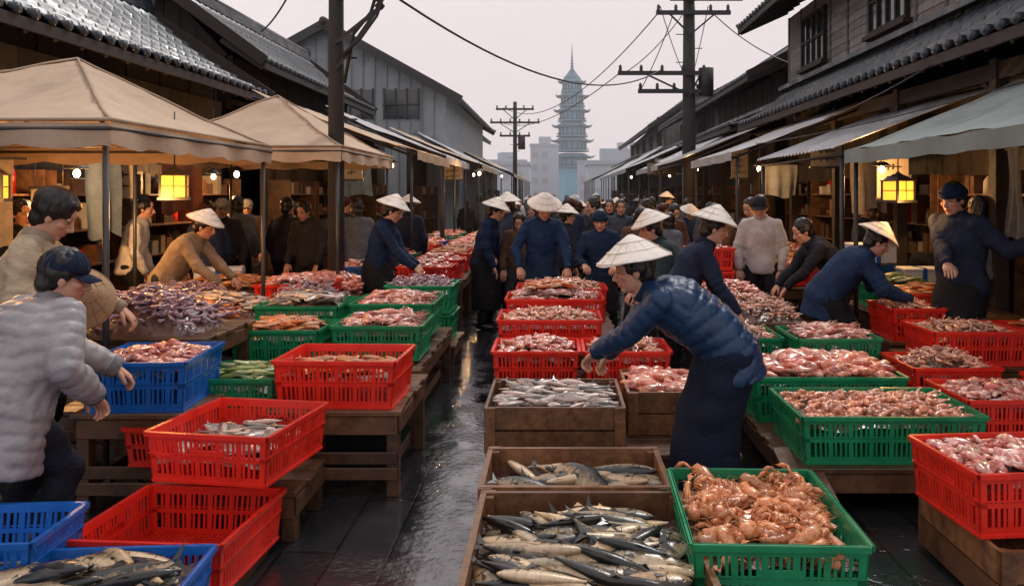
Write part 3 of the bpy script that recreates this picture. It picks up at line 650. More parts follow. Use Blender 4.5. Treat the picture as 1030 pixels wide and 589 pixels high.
crate('green',1.36,2.38,4.4,5.06,.52,.27,'prawnrow',mound=.04,fill=.05); crate('green',1.3,2.3,5.22,5.85,.55,.30,'longmeat',mound=.08,fill=.03)
crate('green',1.22,1.78,6.25,6.8,.62,.27,'prawn',mound=.08); table(1.2,2.5,6.22,6.85,.35); pile('longmeat',1.8,2.5,6.25,6.85,.36,0,.1); crate('green',1.82,2.45,6.0,6.6,.66,.28,'squid',mound=.08)
crate('red',1.74,2.46,3.36,3.90,.58,.28,'meat',rad(5),mound=.05); woodbox(1.8,2.5,3.24,3.96,.30,.28); 
crate('red',2.46,3.1,4.75,5.3,.52,.27,'meat',mound=.07); crate('red',2.45,3.05,5.45,6.0,.56,.3,'prawn',mound=.1); crate('red',3.15,3.8,4.7,5.4,.55,.28,'squid',mound=.07)
table(2.75,4.3,5.85,6.6,.47); crate('red',2.8,3.5,5.9,6.45,.73,.26,'prawn',mound=.06,seed=1); crate('red',3.55,4.2,5.9,6.45,.73,.26,'redfish',mound=.06)
crate('red',2.85,3.3,6.75,7.3,.78,.28,'prawn',mound=.07); table(2.82,3.33,6.72,7.35,.5)
table(1.4,2.25,7.0,9.0,.62); pile('prawn',1.45,2.2,7.05,7.95,.64,0,.14); pile('meat',1.45,2.2,8.05,8.9,.64,0,.16)
crate('red',1.5,2.0,8.95,9.4,.88,.25,None);crate('red',1.5,2.0,8.95,9.4,1.14,.25,'meat',mound=.05); table(1.45,2.05,9.02,9.45,.63)
table(3.2,4.6,7.5,9.0,.55); crate('red',3.3,4.0,7.55,8.15,.8,.25,'redfish',mound=.08,seed=4); crate('green',3.3,4.0,8.3,8.9,.8,.25,'greenfish',mound=.1)
for i in range(10):
    y=10.2+i*1.1; table(2.7,4.4,y-.45,y+.5,.6)
    crate(rn.choice(['red','red','green']),2.8,3.45,y-.3,y+.3,.86,.25,rn.choice(['squid','prawn','meat','redfish']),mound=.09,seed=1)
    crate(rn.choice(['red','green','blue']),3.55,4.2,y-.3,y+.3,.86,.25,rn.choice(['squid','prawn','meat','fish']),mound=.09,seed=1)
mb=MB(); mb.plank((1.32,3.95,.03),(1.24,4.42,.34),.09,.02,0,.8); mb.plank((1.45,3.85,.03),(1.42,4.4,.24),.07,.02,0,1.1); obj('loose_wooden_plank',mb.mesh('plank',[wood]))

# ------------------------------------------------------------------ ground
mb=MB(); mb.add(grid(2,2,lambda u,v:((u-.5)*800,-60+v*900,0)))
gm=bpy.data.materials.new('wet_paving'); gm.use_nodes=True; nt=gm.node_tree;N=nt.nodes;L=nt.links;b=N['Principled BSDF']
tc=N.new('ShaderNodeTexCoord'); mp=N.new('ShaderNodeMapping'); mp.inputs['Rotation'].default_value=(0,0,rad(90)); L.new(tc.outputs['Object'],mp.inputs[0])
br=N.new('ShaderNodeTexBrick'); br.inputs['Scale'].default_value=1.0; br.inputs['Color1'].default_value=(.026,.028,.032,1); br.inputs['Color2'].default_value=(.014,.016,.019,1); br.inputs['Mortar'].default_value=(.005,.005,.006,1); br.inputs['Mortar Size'].default_value=.007; br.inputs['Brick Width'].default_value=1.3; br.inputs['Row Height'].default_value=.27
L.new(mp.outputs[0],br.inputs['Vector'])
n1=N.new('ShaderNodeTexNoise'); n1.inputs['Scale'].default_value=3.0; n1.inputs['Detail'].default_value=8; n1.inputs['Roughness'].default_value=.7; L.new(tc.outputs['Object'],n1.inputs['Vector'])
r1=N.new('ShaderNodeMapRange'); r1.inputs[1].default_value=.47; r1.inputs[2].default_value=.66; r1.inputs[3].default_value=.035; r1.inputs[4].default_value=.22; L.new(n1.outputs[0],r1.inputs[0]); L.new(r1.outputs[0],b.inputs['Roughness'])
L.new(br.outputs[0],b.inputs['Base Color']); b.inputs['Specular IOR Level'].default_value=1.0; b.inputs['Coat Weight'].default_value=.6; b.inputs['Coat Roughness'].default_value=.04
n2=N.new('ShaderNodeTexNoise'); n2.inputs['Scale'].default_value=24; n2.inputs['Detail'].default_value=6; n2.inputs['Roughness'].default_value=.55; L.new(tc.outputs['Object'],n2.inputs['Vector'])
ma=N.new('ShaderNodeMath'); ma.operation='MULTIPLY_ADD'; ma.inputs[1].default_value=-.8; L.new(br.outputs['Fac'],ma.inputs[0]); L.new(n2.outputs[0],ma.inputs[2])
bp=N.new('ShaderNodeBump'); bp.inputs['Distance'].default_value=.02; L.new(ma.outputs[0],bp.inputs['Height']); L.new(bp.outputs[0],b.inputs['Normal']); L.new(bp.outputs[0],b.inputs['Coat Normal'])
r2=N.new('ShaderNodeMapRange'); r2.inputs[1].default_value=.42; r2.inputs[2].default_value=.6; r2.inputs[3].default_value=.08; r2.inputs[4].default_value=.42; L.new(n1.outputs[0],r2.inputs[0]); L.new(r2.outputs[0],bp.inputs['Strength'])
obj('ground',mb.mesh('ground',[gm]))

# ------------------------------------------------------------------ canopies
def canopy(x0,x1,y0,y1,ze,zp,px,py,mat,name='canvas_market_tent'):
    e=empty(name); mb=MB(); n=44
    def fn(u,v):
        x=x0+(x1-x0)*u;y=y0+(y1-y0)*v
        du=(px-x)/(px-x0) if x<px else (x-px)/(x1-px); dv=(py-y)/(py-y0) if y<py else (y-py)/(y1-py)
        m=max(du,dv); z=ze+(zp-ze)*(1-m)**1.12
        z-=.05*math.sin(math.pi*m)*(1-min(du,dv)/max(m,.01))
        z+=.025*noise.noise(V((x*3,y*3,1)))+.012*noise.noise(V((x*9,y*9,3)))
        return (x,y,z)
    mb.add(grid(n,n,fn))
    def val(ax,ay,bx,by,nx,ny):
        L_=math.hypot(bx-ax,by-ay)
        mb.add(grid(int(L_*14),4,lambda u,v:(ax+(bx-ax)*u+nx*(.004+.02*v*math.sin(u*L_*9)),ay+(by-ay)*u+ny*(.004+.02*v*math.sin(u*L_*9)),ze-.015-(.13+.03*abs(math.sin(u*L_*6)))*v+.01*noise.noise(V((ax+u*L_*3,ay,2))))),0,.9)
        mb.add(tube([(ax,ay,ze+.004),(bx,by,ze+.004)],[.012,.012],6),0,.8)
    val(x0,y0,x1,y0,0,-1);val(x1,y0,x1,y1,1,0);val(x0,y1,x1,y1,0,1);val(x0,y0,x0,y1,-1,0)
    for cx,cy in((x0,y0),(x1,y0),(x1,y1),(x0,y1)):
        p=[V(fn((cx*(1-t)+px*t-x0)/(x1-x0),(cy*(1-t)+py*t-y0)/(y1-y0)))+V((0,0,.006)) for t in [i/10 for i in range(11)]]
        mb.add(tube(p,[.01]*11,5),0,.8)
    obj('canopy',mb.mesh('canopy',[mat]),e)
    mb=MB()
    for cx,cy in((x0+.06,y0+.06),(x1-.06,y0+.06),(x1-.06,y1-.06),(x0+.06,y1-.06)):
        mb.add(tube([(cx,cy,0),(cx,cy,ze-.02)],[.02,.02],8)); mb.add(tube([(cx,cy,ze-.05),(px,py,zp-.16)],[.014,.014],6)); mb.box(cx-.06,cx+.06,cy-.06,cy+.06,0,.012)
    for a,b in(((x0,y0),(x1,y0)),((x1,y0),(x1,y1)),((x0,y1),(x1,y1)),((x0,y0),(x0,y1))): mb.add(tube([(a[0],a[1],ze-.05),(b[0],b[1],ze-.05)],[.013,.013],6))
    obj('frame',mb.mesh('frame',[steel]),e)
canopy(-5.4,-2.72,4.85,7.6,2.2,2.84,-3.85,6.4,canvas)
canopy(-4.7,-2.35,8.7,11.4,2.27,2.98,-3.5,10.0,canvas)
def awning(sg,xe,ze,xb,zb,y0,y1,mat,corr=False,name='shop_awning'):
    e=empty(name); mb=MB(); nx=12; ny=int((y1-y0)*(14 if corr else 6)); o=R.random()*20
    def fn(u,v):
        x=xe+(xb-xe)*u; y=y0+(y1-y0)*v; z=ze+(zb-ze)*u
        z+=(.018*math.sin(y*2*math.pi/.14) if corr else -.05*math.sin(math.pi*u)*(.6+.4*math.cos((y-y0)*2*math.pi/1.2))+.04*noise.noise(V((x*2+o,y*2,0))))
        return (sg*x,y,z)
    mb.add(grid(nx,ny,fn))
    if not corr: mb.add(grid(ny,3,lambda u,v:(sg*(xe-.004-.015*math.sin(u*ny)*v),y0+(y1-y0)*u,ze-.14*v+.02*noise.noise(V((u*9,o,0))))),0,.85)
    obj('cover',mb.mesh('awning',[mat]),e)
    mb=MB(); k=max(2,int((y1-y0)/2)+1)
    for i in range(k):
        y=y0+.05+(y1-y0-.1)*i/(k-1); mb.add(tube([(sg*(xe+.1),y,0),(sg*(xe+.1),y,ze-.06)],[.025,.025],7)); mb.add(tube([(sg*(xe+.1),y,ze-.07),(sg*xb,y,zb-.09)],[.018,.018],6))
    mb.add(tube([(sg*(xe+.08),y0,ze-.08),(sg*(xe+.08),y1,ze-.08)],[.02,.02],6))
    obj('frame',mb.mesh('frame',[blackm]),e)
awning(1,3.0,2.2,4.8,2.95,4.6,8.3,gcanvas)
awning(1,3.0,2.25,5.0,3.0,8.6,12,metal,True); awning(1,2.7,2.4,4.8,3.2,12.3,16,wcanvas); awning(1,2.5,2.45,4.6,3.3,16.3,20,metal,True); 
awning(1,2.6,2.5,4.8,3.5,20.5,26,wcanvas); awning(1,2.3,2.6,4.6,3.6,26.5,34,wcanvas); awning(1,2.6,2.7,4.8,3.9,35,48,wcanvas); awning(1,2.2,2.7,4.6,3.9,49,66,gcanvas)
awning(-1,2.1,2.4,4.6,3.3,12,15.5,canvas); awning(-1,2.2,2.5,4.6,3.5,15.8,20,wcanvas); awning(-1,1.9,2.5,4.4,3.5,20.3,25,canvas); awning(-1,2.2,2.6,4.6,3.8,25.5,33,wcanvas); awning(-1,1.8,2.6,4.4,3.8,33.5,44,canvas); awning(-1,2.0,2.7,4.4,3.9,45,62,wcanvas)

# ------------------------------------------------------------------ buildings
def roof_slope(mb,sg,xe,ze,xr,zr,y0,y1,mat=0,curve=.12,pit=.26):
    course=.32; L_=math.hypot(xr-xe,zr-ze); nc=max(3,int(L_/course)); ny=int((y1-y0)/pit)*6
    vs=[];fs=[];rows=[]
    for c in range(nc):
        rows.append((c/nc,.035));rows.append(((c+.97)/nc,.0))
    for (t,up) in rows:
        for j in range(ny+1):
            y=y0+(y1-y0)*j/ny; ph=(j%6)/6; b=.05*max(0,math.sin(ph*2*math.pi))-.012*max(0,-math.sin(ph*2*math.pi))
            x=xe+(xr-xe)*t; z=ze+(zr-ze)*t-curve*math.sin(math.pi*t)+up+b; vs.append((sg*x,y,z))
    w=ny+1
    for i in range(len(rows)-1):
        for j in range(ny): a=i*w+j; fs.append((a,a+1,a+w+1,a+w))
    col=np.repeat(np.random.RandomState(3).uniform(.75,1.3,(len(vs),1)),3,axis=1); mb.add((vs,fs),mat,col,True)
    for k in range(int((y1-y0)/pit)):
        y=y0+pit*k+pit*.25; mb.add(tube([(sg*(xe-.03),y,ze+.05),(sg*(xe+.05),y,ze+.055)],[.055,.055],9),mat)
def ridge(mb,sg,x,z,y0,y1,mat=0):
    for k,(w,h) in enumerate(((.14,.07),(.11,.14),(.09,.21))): mb.box(sg*x-w,sg*x+w,y0,y1,z-.05+(0 if k==0 else h-.07),z-.05+h+.001*k,mat,.9-.1*k)
    mb.add(tube([(sg*x,y0-.05,z+.19),(sg*x,y1+.05,z+.19)],[.08,.08],10),mat)
    for y in(y0-.06,y1+.06): mb.add(ell((sg*x,y,z+.2),(.12,.05,.2)),mat)
def house(name,sg,y0,y1,xw,xe,ze,xr,zr,wall=0,low=None,windows=True,front=True):
    e=empty(name); mb=MB(); xb=2*xr-xw; zw=ze+.18
    wz=(low[2]-.3 if low else ze-.6)
    def wall_y(x,a,b,z0,z1):
        n=int((b-a)/.9)
        mb.box(sg*x-.05,sg*x+.05,a,b,z0,z1,0,.8)
        for i in range(n+1):
            y=a+(b-a)*i/n; mb.box(sg*x-sg*.05-.025,sg*x-sg*.05+.025,y-.04,y+.04,z0,z1,0,R.uniform(.35,.6))
        z=z0; q=0
        while z<z1-.02:
            yy=a
            while yy<b-.1:
                y2=min(b,yy+1.8+R.random()*.9); c_=R.uniform(.7,1.1); mb.add(([(sg*(x-.052),yy+.004,min(z+.155,z1)),(sg*(x-.052),y2-.004,min(z+.155,z1)),(sg*(x-.068),y2-.004,z),(sg*(x-.068),yy+.004,z)],[(0,1,2,3)]),0,c_,False); yy=y2
            z+=.15
    wall_y(xw,y0,y1,wz,zw); mb.box(sg*xb-.05,sg*xb+.05,y0,y1,0,zw,0,1)
    for y in(y0,y1):
        X=[sg*xw,sg*xr,sg*xb]
        yy=y
        mb.box(min(X)+.06,max(X)-.06,yy-.05,yy+.05,0,zw-.002,0,R.uniform(.8,1))
        v=[(X[0],yy-.05,zw),(X[2],yy-.05,zw),(X[1],yy-.05,zr-.06),(X[0],yy+.05,zw),(X[2],yy+.05,zw),(X[1],yy+.05,zr-.06)]
        mb.add((v,[(0,1,2),(5,4,3),(0,3,4,1),(1,4,5,2),(2,5,3,0)]),0,.9,False)
        n=int(abs(xb-xw)/.3)
        for i in range(1,n): 
            x=xw+(xb-xw)*i/n; zt=zw+(zr-zw)*(1-abs(x-xr)/abs(xr-xw)); mb.box(sg*x-.02,sg*x+.02,yy-.07,yy-.051,0,zt-.1,0,.7)
    obj('walls',mb.mesh('walls',[[gwood,plaster,dwood][wall]]),e)
    mb=MB(); pit=.26 if y0<20 else .4; roof_slope(mb,sg,xe,ze,xr,zr,y0-.4,y1+.4,pit=pit); ridge(mb,sg,xr,zr,y0-.4,y1+.4)
    roof_slope(mb,sg,2*xr-xe,ze,xr,zr,y0-.4,y1+.4,pit=.5)
    if low: roof_slope(mb,sg,low[0],low[1],xw-.05,low[2],y0-.2,y1+.2,curve=.05,pit=pit); mb.box(sg*(xw-.17)-.08,sg*(xw-.17)+.08,y0-.2,y1+.2,low[2]+.03,low[2]+.12)
    obj('tiled_roof',mb.mesh('roof',[tile]),e)
    mb=MB()
    def eave(xa,za,xb_,zb_,a,b):
        mb.box(sg*(xa+.02)-.02,sg*(xa+.02)+.02,a,b,za-.12,za-.005)
        n=int((b-a)/.45)
        for i in range(n+1): y=a+.05+(b-a-.1)*i/n; mb.plank((sg*(xa+.05),y,za-.1),(sg*xb_,y,zb_-.1),.06,.09,0,R.uniform(.7,1.2))
        mb.add(([(sg*(xa+.04),a,za-.045),(sg*(xa+.04),b,za-.045),(sg*xb_,b,zb_-.045),(sg*xb_,a,zb_-.045)],[(0,1,2,3)]),0,.8,False)
    eave(xe,ze,xw,ze+(zr-ze)*(xw-xe)/(xr-xe)-.1,y0-.4,y1+.4)
    if low: eave(low[0],low[1],xw-.05,low[2]-.06,y0-.2,y1+.2)
    for y in(y0-.42,y1+.42): mb.plank((sg*xe,y,ze+.02),(sg*xr,y,zr-.02),.04,.2); mb.plank((sg*(2*xr-xe),y,ze+.02),(sg*xr,y,zr-.02),.04,.2)
    pe=(low[1] if low else ze)-.12; px=(low[0]+.5 if low else xw)
    k=int((y1-y0)/2.2)
    for i in range(k+1): y=y0+.1+(y1-y0-.2)*i/k; mb.box(sg*px-.07,sg*px+.07,y-.07,y+.07,0,pe); mb.plank((sg*px,y,pe-.45),(sg*px,y+.45,pe-.05),.06,.06)
    mb.box(sg*px-.05,sg*px+.05,y0,y1,pe-.22,pe-.04)
    obj('timber_frame',mb.mesh('frame',[dwood]),e)
    if windows and zw-(low[2] if low else 2.5)>.9:
        mb=MB(); z0=(low[2] if low else 2.6)+.35; z1=min(zw-.3,z0+1.0); n=max(1,int((y1-y0)/3.4))
        for i in range(n):
            yc=y0+(y1-y0)*(i+.5)/n; xx=sg*(xw-.09)
            mb.box(xx-.01,xx+.01,yc-.7,yc+.7,z0,z1,1)
            for q in range(5): y=yc-.7+1.4*q/4; mb.box(xx-.05,xx+.05,y-.025,y+.025,z0-.04,z1+.04)
            for z in(z0,(z0+z1)/2,z1): mb.box(xx-.047,xx+.047,yc-.74,yc+.74,z-.025,z+.025)
            mb.box(xx-.12,xx+.12,yc-.8,yc+.8,z0-.12,z0-.05)
        obj('windows',mb.mesh('windows',[dwood,glass]),e)
    return e
house('wooden_market_house',-1,2.5,13.6,5.9,5.0,3.42,7.2,4.95,2,windows=False)
house('wooden_market_house',-1,14.6,22.5,6.0,5.2,4.1,7.2,5.6,2,low=(4.6,3.2,3.6))
house('wooden_market_house',1,3.5,18.3,5.4,4.25,5.6,8.5,7.8,0,low=(4.2,3.3,4.1))
house('wooden_market_house',1,19.6,28,5.6,4.6,4.6,7.4,6.0,2,low=(4.2,3.4,3.9))
house('wooden_market_house',1,29.5,42,6.6,5.4,5.2,8.6,7.0,2,low=(4.6,3.6,4.1))
house('wooden_market_house',1,44,64,6.0,5.0,5.4,8.2,7.6,0,low=(4.4,3.8,4.3))
house('wooden_market_house',-1,44,60,6.0,5.0,5.6,8.2,7.6,0,low=(4.4,3.8,4.3))
def warehouse(name,xa,xb,y0,y1,ze,zr):
    e=empty(name); mb=MB(); xm=(xa+xb)/2
    mb.box(xa,xb,y0,y1,0,ze,0,1); v=[(xa,y0,ze+.001),(xb,y0,ze+.001),(xm,y0,zr),(xa,y1,ze+.001),(xb,y1,ze+.001),(xm,y1,zr)]
    mb.add((v,[(0,1,2),(5,4,3),(1,4,5,2),(2,5,3,0)]),0,1,False)
    n=int((xb-xa)/.4)
    for i in range(1,n): 
        x=xa+(xb-xa)*i/n; mb.box(x-.02,x+.02,y0-.04,y0-.002,0,ze+(zr-ze)*(1-abs(x-xm)/(xb-xm))-.1,0,.75)
    obj('walls',mb.mesh('walls',[plaster]),e)
    mb=MB()
    for a in(xa-.6,xb+.6):
        za=ze-.6*(zr-ze)/(xb-xm)
        w=lambda u,vv,a=a,za=za:(a+(xm-a)*u,y0-.5+(y1-y0+1)*vv,za+(zr-za)*u+.1+.03*math.sin(vv*(y1-y0)*18))
        mb.add(grid(4,int((y1-y0)*12),w)); mb.plank((a,y0-.52,za+.02),(xm,y0-.52,zr+.02),.06,.3,1); mb.plank((a,y1+.52,za+.02),(xm,y1+.52,zr+.02),.06,.3,1)
    mb.add(tube([(xm,y0-.6,zr+.12),(xm,y1+.6,zr+.12)],[.14,.14],8),1)
    obj('roof',mb.mesh('roof',[metal,blackm]),e)
    mb=MB()
    for x in(xm-1.6,xm+.4,xm+2.0):
        mb.box(x,x+1.2,y0-.06,y0-.045,ze-.9,ze+.1,1); 
        for q in range(4): mb.box(x+.4*q-.03,x+.4*q+.03,y0-.1,y0-.061,ze-.95,ze+.15)
        mb.box(x-.05,x+1.25,y0-.11,y0-.05,ze-.45,ze-.4)
    obj('windows',mb.mesh('windows',[blackm,glass]),e)
warehouse('gabled_warehouse',-12.2,-3.9,28,42,5.3,7.6)
def backwall(sg,x,y0,y1,h):
    e=empty('market_stall_interior'); mb=MB(); n=int((y1-y0)/.3)
    for i in range(n):
        a=y0+(y1-y0)*i/n; b=y0+(y1-y0)*(i+1)/n; mb.box(sg*x-.02,sg*x+.02,a+.004,b-.004,0,h,0,R.uniform(.6,1.4))
    obj('wall',mb.mesh('wall',[dwood]),e)
    mb=MB(); 
    for y in np.arange(y0+.3,y1-1.2,1.7):
        for z in(.95,1.35,1.75):
            mb.box(min(sg*(x-.4),sg*(x-.03)),max(sg*(x-.4),sg*(x-.03)),y,y+1.5,z-.02,z,0)
            yy=y+.05
            while yy<y+1.35:
                w=R.uniform(.08,.28); hh_=R.uniform(.1,.3); k=R.choice([1,1,0,0,2,3,4]); xx=sg*(x-.2)
                if R.random()<.4: mb.add(tube([(xx,yy+w/2,z+.001),(xx,yy+w/2,z+hh_*.7),(xx,yy+w/2,z+hh_)],[w*.35,w*.33,w*.15],9),k,R.uniform(.3,.8))
                else: mb.box(xx-.12,xx+.12,yy,yy+w*.9,z+.001,z+hh_,k,R.uniform(.25,.7))
                yy+=w+R.uniform(.01,.08)
        for yy in(y,y+1.5): mb.box(sg*(x-.22)-.2,sg*(x-.22)+.2,yy-.015,yy+.015,0,2.0)
    obj('shelves_with_goods',mb.mesh('shelves',[wood,woodx,foam,plast['red'],paper]),e)
backwall(-1,5.7,3,13.5,3.3); backwall(-1,5.2,14,24,3.2); backwall(1,5.3,5,18,3.2); backwall(1,5.2,19,28,3.2)
backwall(-1,4.6,24.5,60,3.3); backwall(1,5.0,28.5,66,3.3)
def signb(x,y,z,w,h,ax='y',mat=paper,c=1):
    mb=MB(); mb.box(-w/2,w/2,-.012,.012,0,h,0,c); mb.box(-w/2-.02,w/2+.02,-.02,.02,h,h+.03,1); mb.box(-w/2-.02,w/2+.02,-.02,.02,-.03,0,1)
    for k in range(int(h/.13)):
        yy=h-.1-.13*k; a=R.uniform(.2,.38)*w
        mb.box(-a,a,-.018,-.0125,yy-.01,yy+.008,1); mb.box(-.012,.012,-.0185,-.013,yy-.04,yy+.035,1); mb.box(-a*.7,-a*.5,-.018,-.0127,yy-.045,yy+.0,1)
    for s in(-1,1): mb.add(tube([(s*w*.4,0,h+.03),(s*w*.4,0,h+.3)],[.004,.004],4),1)
    obj('hanging_sign_board',mb.mesh('sign',[mat,blackm]),None,(x,y,z),(0,0,0 if ax=='y' else math.pi/2))
for (x,y,z,w,h) in((-4.9,9.0,1.7,.3,.5),(-5.1,8.0,1.5,.35,.3),(-3.4,13.2,2.0,.35,.6),(4.4,13,2.2,.5,.35),(3.9,17,2.1,.35,.6),(4.3,10.2,1.7,.4,.5),(2.9,22,2.3,.8,.3),(-2.5,19,2.1,.5,.3),(3.4,26,2.3,.4,.6)): signb(x,y,z,w,h,'y',paper,R.uniform(.4,.9))
def hcloth(x,y,z,w,h,c,ry=0):
    o=R.random()*9; mb=MB(); mb.add(grid(16,12,lambda u,v:((u-.5)*w*(1-.12*v*math.sin(u*5+o)),.035*math.sin(u*w*26+o)*(.3+v)+.02*math.sin(v*5+u*3),-h*v*(1+.06*math.sin(u*7+o)))))
    mb.add(tube([(-w/2-.1,0,.01),(w/2+.1,0,.01)],[.012,.012],6),1)
    obj('hanging_cloth',mb.mesh('cloth',[clothm(c),steel]),None,(x,y,z),(0,0,ry))
for a in((-5.0,6.9,2.05,.5,.8,(.35,.30,.23),.4),(-4.9,8.6,2.2,.4,.9,(.10,.13,.16),1.2),(4.7,6.4,2.3,.6,1.1,(.40,.40,.38),1.4),(4.6,8.0,2.2,.5,.9,(.09,.11,.15),1.3),(4.5,11.5,2.3,.6,.8,(.45,.42,.36),.3),(-5.0,10.6,2.2,.5,.7,(.32,.12,.07),.2),(4.2,15,2.3,.7,.6,(.2,.22,.25),.1),(-4.2,16.2,2.4,.8,.7,(.12,.2,.3),.1)): hcloth(*a)
def lantern(x,y,z,top,w=.2,h=.17,en=16):
    e=empty('hanging_lantern',(x,y,z)); mb=MB()
    mb.box(-w/2,w/2,-w/2,w/2,-h/2,h/2,0)
    for sx in(-1,1):
        for sy in(-1,1): mb.box(sx*w/2-.01,sx*w/2+.01,sy*w/2-.01,sy*w/2+.01,-h/2-.01,h/2+.01,1)
    for s in(-1,1):
        mb.box(-w/2-.003,w/2+.003,s*w/2-.006,s*w/2+.006,-.004,.004,1); mb.box(-.004,.004,s*w/2-.0065,s*w/2+.0065,-h/2,h/2,1)
        mb.box(s*w/2-.006,s*w/2+.006,-w/2-.003,w/2+.003,-.004,.004,1)
    mb.box(-w/2-.02,w/2+.02,-w/2-.02,w/2+.02,-h/2-.025,-h/2-.002,1)
    mb.add(lathe([(w*.75,h/2+.005),(w*.5,h/2+.04),(w*.15,h/2+.07),(.01,h/2+.09)],4),1,X=Matrix.Rotation(math.pi/4,4,'Z'),sm=False)
    mb.box(-w/2-.015,w/2+.015,-w/2-.015,w/2+.015,h/2+.001,h/2+.012,1)
    mb.add(tube([(0,0,h/2+.08),(0,0,top-z)],[.006,.006],5),1)
    obj('lantern_body',mb.mesh('lantern',[lampm,blackm]),e,rot=(0,0,.35))
    l=bpy.data.lights.new('lantern_light','POINT'); l.energy=en; l.color=(1,.48,.14); l.shadow_soft_size=.1; o=bpy.data.objects.new('lantern_light',l); COL.objects.link(o); o.parent=e; o.location=(0,-.2,-.14)
lantern(-3.12,6.5,1.81,2.42,.19,.17,34); lantern(3.15,7.35,1.78,2.25,.19,.17,16); lantern(-3.98,5.6,1.80,2.4,.17,.16,34)
def bulb(x,y,z,top,en=14):
    e=empty('hanging_light_bulb',(x,y,z)); mb=MB(); mb.add(ell((0,0,0),(.032,.032,.042)),0); mb.add(tube([(0,0,.04),(0,0,.09)],[.018,.02],8),1); mb.add(tube([(0,0,.09),(0,0,top-z)],[.005,.005],4),1)
    mb.add(lathe([(.025,.1),(.06,.085),(.11,.05),(.11,.046),(.05,.08)],16),1)
    obj('bulb',mb.mesh('bulb',[bulbm,blackm]),e)
    if en:
        l=bpy.data.lights.new('bulb_light','POINT'); l.energy=en; l.color=(1,.50,.18); l.shadow_soft_size=.05; o=bpy.data.objects.new('bulb_light',l); COL.objects.link(o); o.parent=e; o.location=(0,0,-.08)
for p in((-4.7,7.8,1.95,2.9,75),(-5.0,11.6,2.0,3.0,75),(-2.9,14,2.25,2.7,60),(-1.7,17.5,2.2,2.5,45),(4.0,9.8,2.05,2.7,60),(3.6,14.2,2.2,2.8,60),(3.2,18.2,2.3,2.7,45),(-2.4,23,2.3,2.6,0),(3.4,24,2.3,2.9,0),(-4.6,5.6,1.9,2.3,30),(-4.1,10.2,2.0,2.7,0),(4.4,11.8,2.15,2.8,0),(-2.0,29,2.4,2.7,0),(2.9,31,2.4,2.9,0)): bulb(*p)

# ------------------------------------------------------------------ poles, wires, tower
def pole(x,y,h,r,arms,name='utility_pole'):
    mb=MB(); mb.add(tube([(0,0,0),(0,0,h)],[r,r*.75],14),0)
    for (z,a,b,br) in arms:
        mb.box(a,b,-r-.06,-r+.03,z-.05,z+.05,1); n=max(2,int((b-a)/.45))
        for i in range(n+1):
            xx=a+.06+(b-a-.12)*i/n; mb.add(lathe([(.02,0),(.05,.02),(.03,.05),(.05,.07),(.03,.1),(.045,.12),(.01,.16)],8),2,X=Matrix.Translation((xx,-r,z+.05)))
        if br: mb.plank((a*.6,-r-.03,z-.04),(0,-r-.03,z-.55),.04,.04,1); mb.plank((b*.6,-r-.03,z-.04),(0,-r-.03,z-.55),.04,.04,1)
    mb.add(tube([(r+.22,-.1,h*.62),(r+.22,-.1,h*.62+.7)],[.19,.19],14),1); mb.box(r-.02,r+.06,-.12,-.05,h*.62+.2,h*.62+.3,1)
    for k in range(12): mb.plank((-r*.5,0,1.9+k*.35),((-r-.14) if k%2 else (r+.14),0,1.9+k*.35),.02,.02,1)
    return obj(name,mb.mesh('pole',[polec,blackm,steel]),None,(x,y,0))
pole(-2.52,9.1,6.5,.10,[(5.9,-.9,.9,True)]); 
pole(3.32,20,6.75,.19,[(6.25,-.85,1.0,True),(6.6,-.5,1.3,False),(4.75,-1.8,.4,True),(4.3,-1.3,.5,False)])
pole(-2.2,42,6.6,.13,[(6.2,-1,1,True),(5.5,-1.3,1.3,True),(4.8,-.8,.8,False)])
mb=MB(); mb.plank((-2.5,9.0,3.45),(-2.0,9.0,3.85),.04,.04); mb.plank((-2.5,9.0,3.15),(-2.05,9.0,3.8),.03,.03)
mb.add(lathe([(.03,0),(.06,.04),(.03,.08),(.06,.12),(.03,.16),(.06,.2),(.02,.24)],10),1,X=Matrix.Translation((-2.0,9.0,3.83))); mb.add(tube([(-1.95,9,4.3),(-2.1,9,3.8),(-2.3,9.0,3.55),(-2.4,9,3.0)],[.02]*4,6)); mb.add(tube([(-1.9,8.95,4.1),(-2.02,8.95,3.75),(-2.2,8.95,3.5),(-2.42,8.95,3.3)],[.016]*4,6))
obj('cable_bracket',mb.mesh('bracket',[blackm,blackm]))
def wire(a,b,sag,r=.014,name='overhead_cable'):
    a=V(a);b=V(b); p=[a.lerp(b,t)-V((0,0,sag*4*t*(1-t))) for t in [i/24 for i in range(25)]]
    mb=MB(); mb.add(tube(p,[r]*25,5)); obj(name,mb.mesh('cable',[blackm]))
wire((-2.0,9,4.1),(2.6,20,4.85),.7,.016); wire((-2.2,9,6.0),(-2.9,2,6.6),.3)
for k in(0,1,2): wire((2.6+.6*k,20,6.45),(5.4,29.5+k*3,5.3),.5,.012)
wire((2.6,20,6.35),(-2.8,42,6.3),1.2,.016); wire((1.6,20,4.8),(-2.9,42,5.5),.6,.014); wire((3.6,20,6.7),(4.6,4,6.2),.5,.014); wire((-5.2,14,4.6),(-2.5,9.1,5.4),.3); wire((3.9,20,6.3),(5.6,18,4.6),.2)
wire((1.7,20,4.78),(3.2,20,6.3),.15,.012); wire((2.1,19.9,4.35),(2.9,19.9,6.2),.1,.012)
wire((4.2,8.9,3.2),(4.2,18,3.1),.25,.01); wire((3.0,12,2.5),(5.2,4.8,3.2),.15,.008)
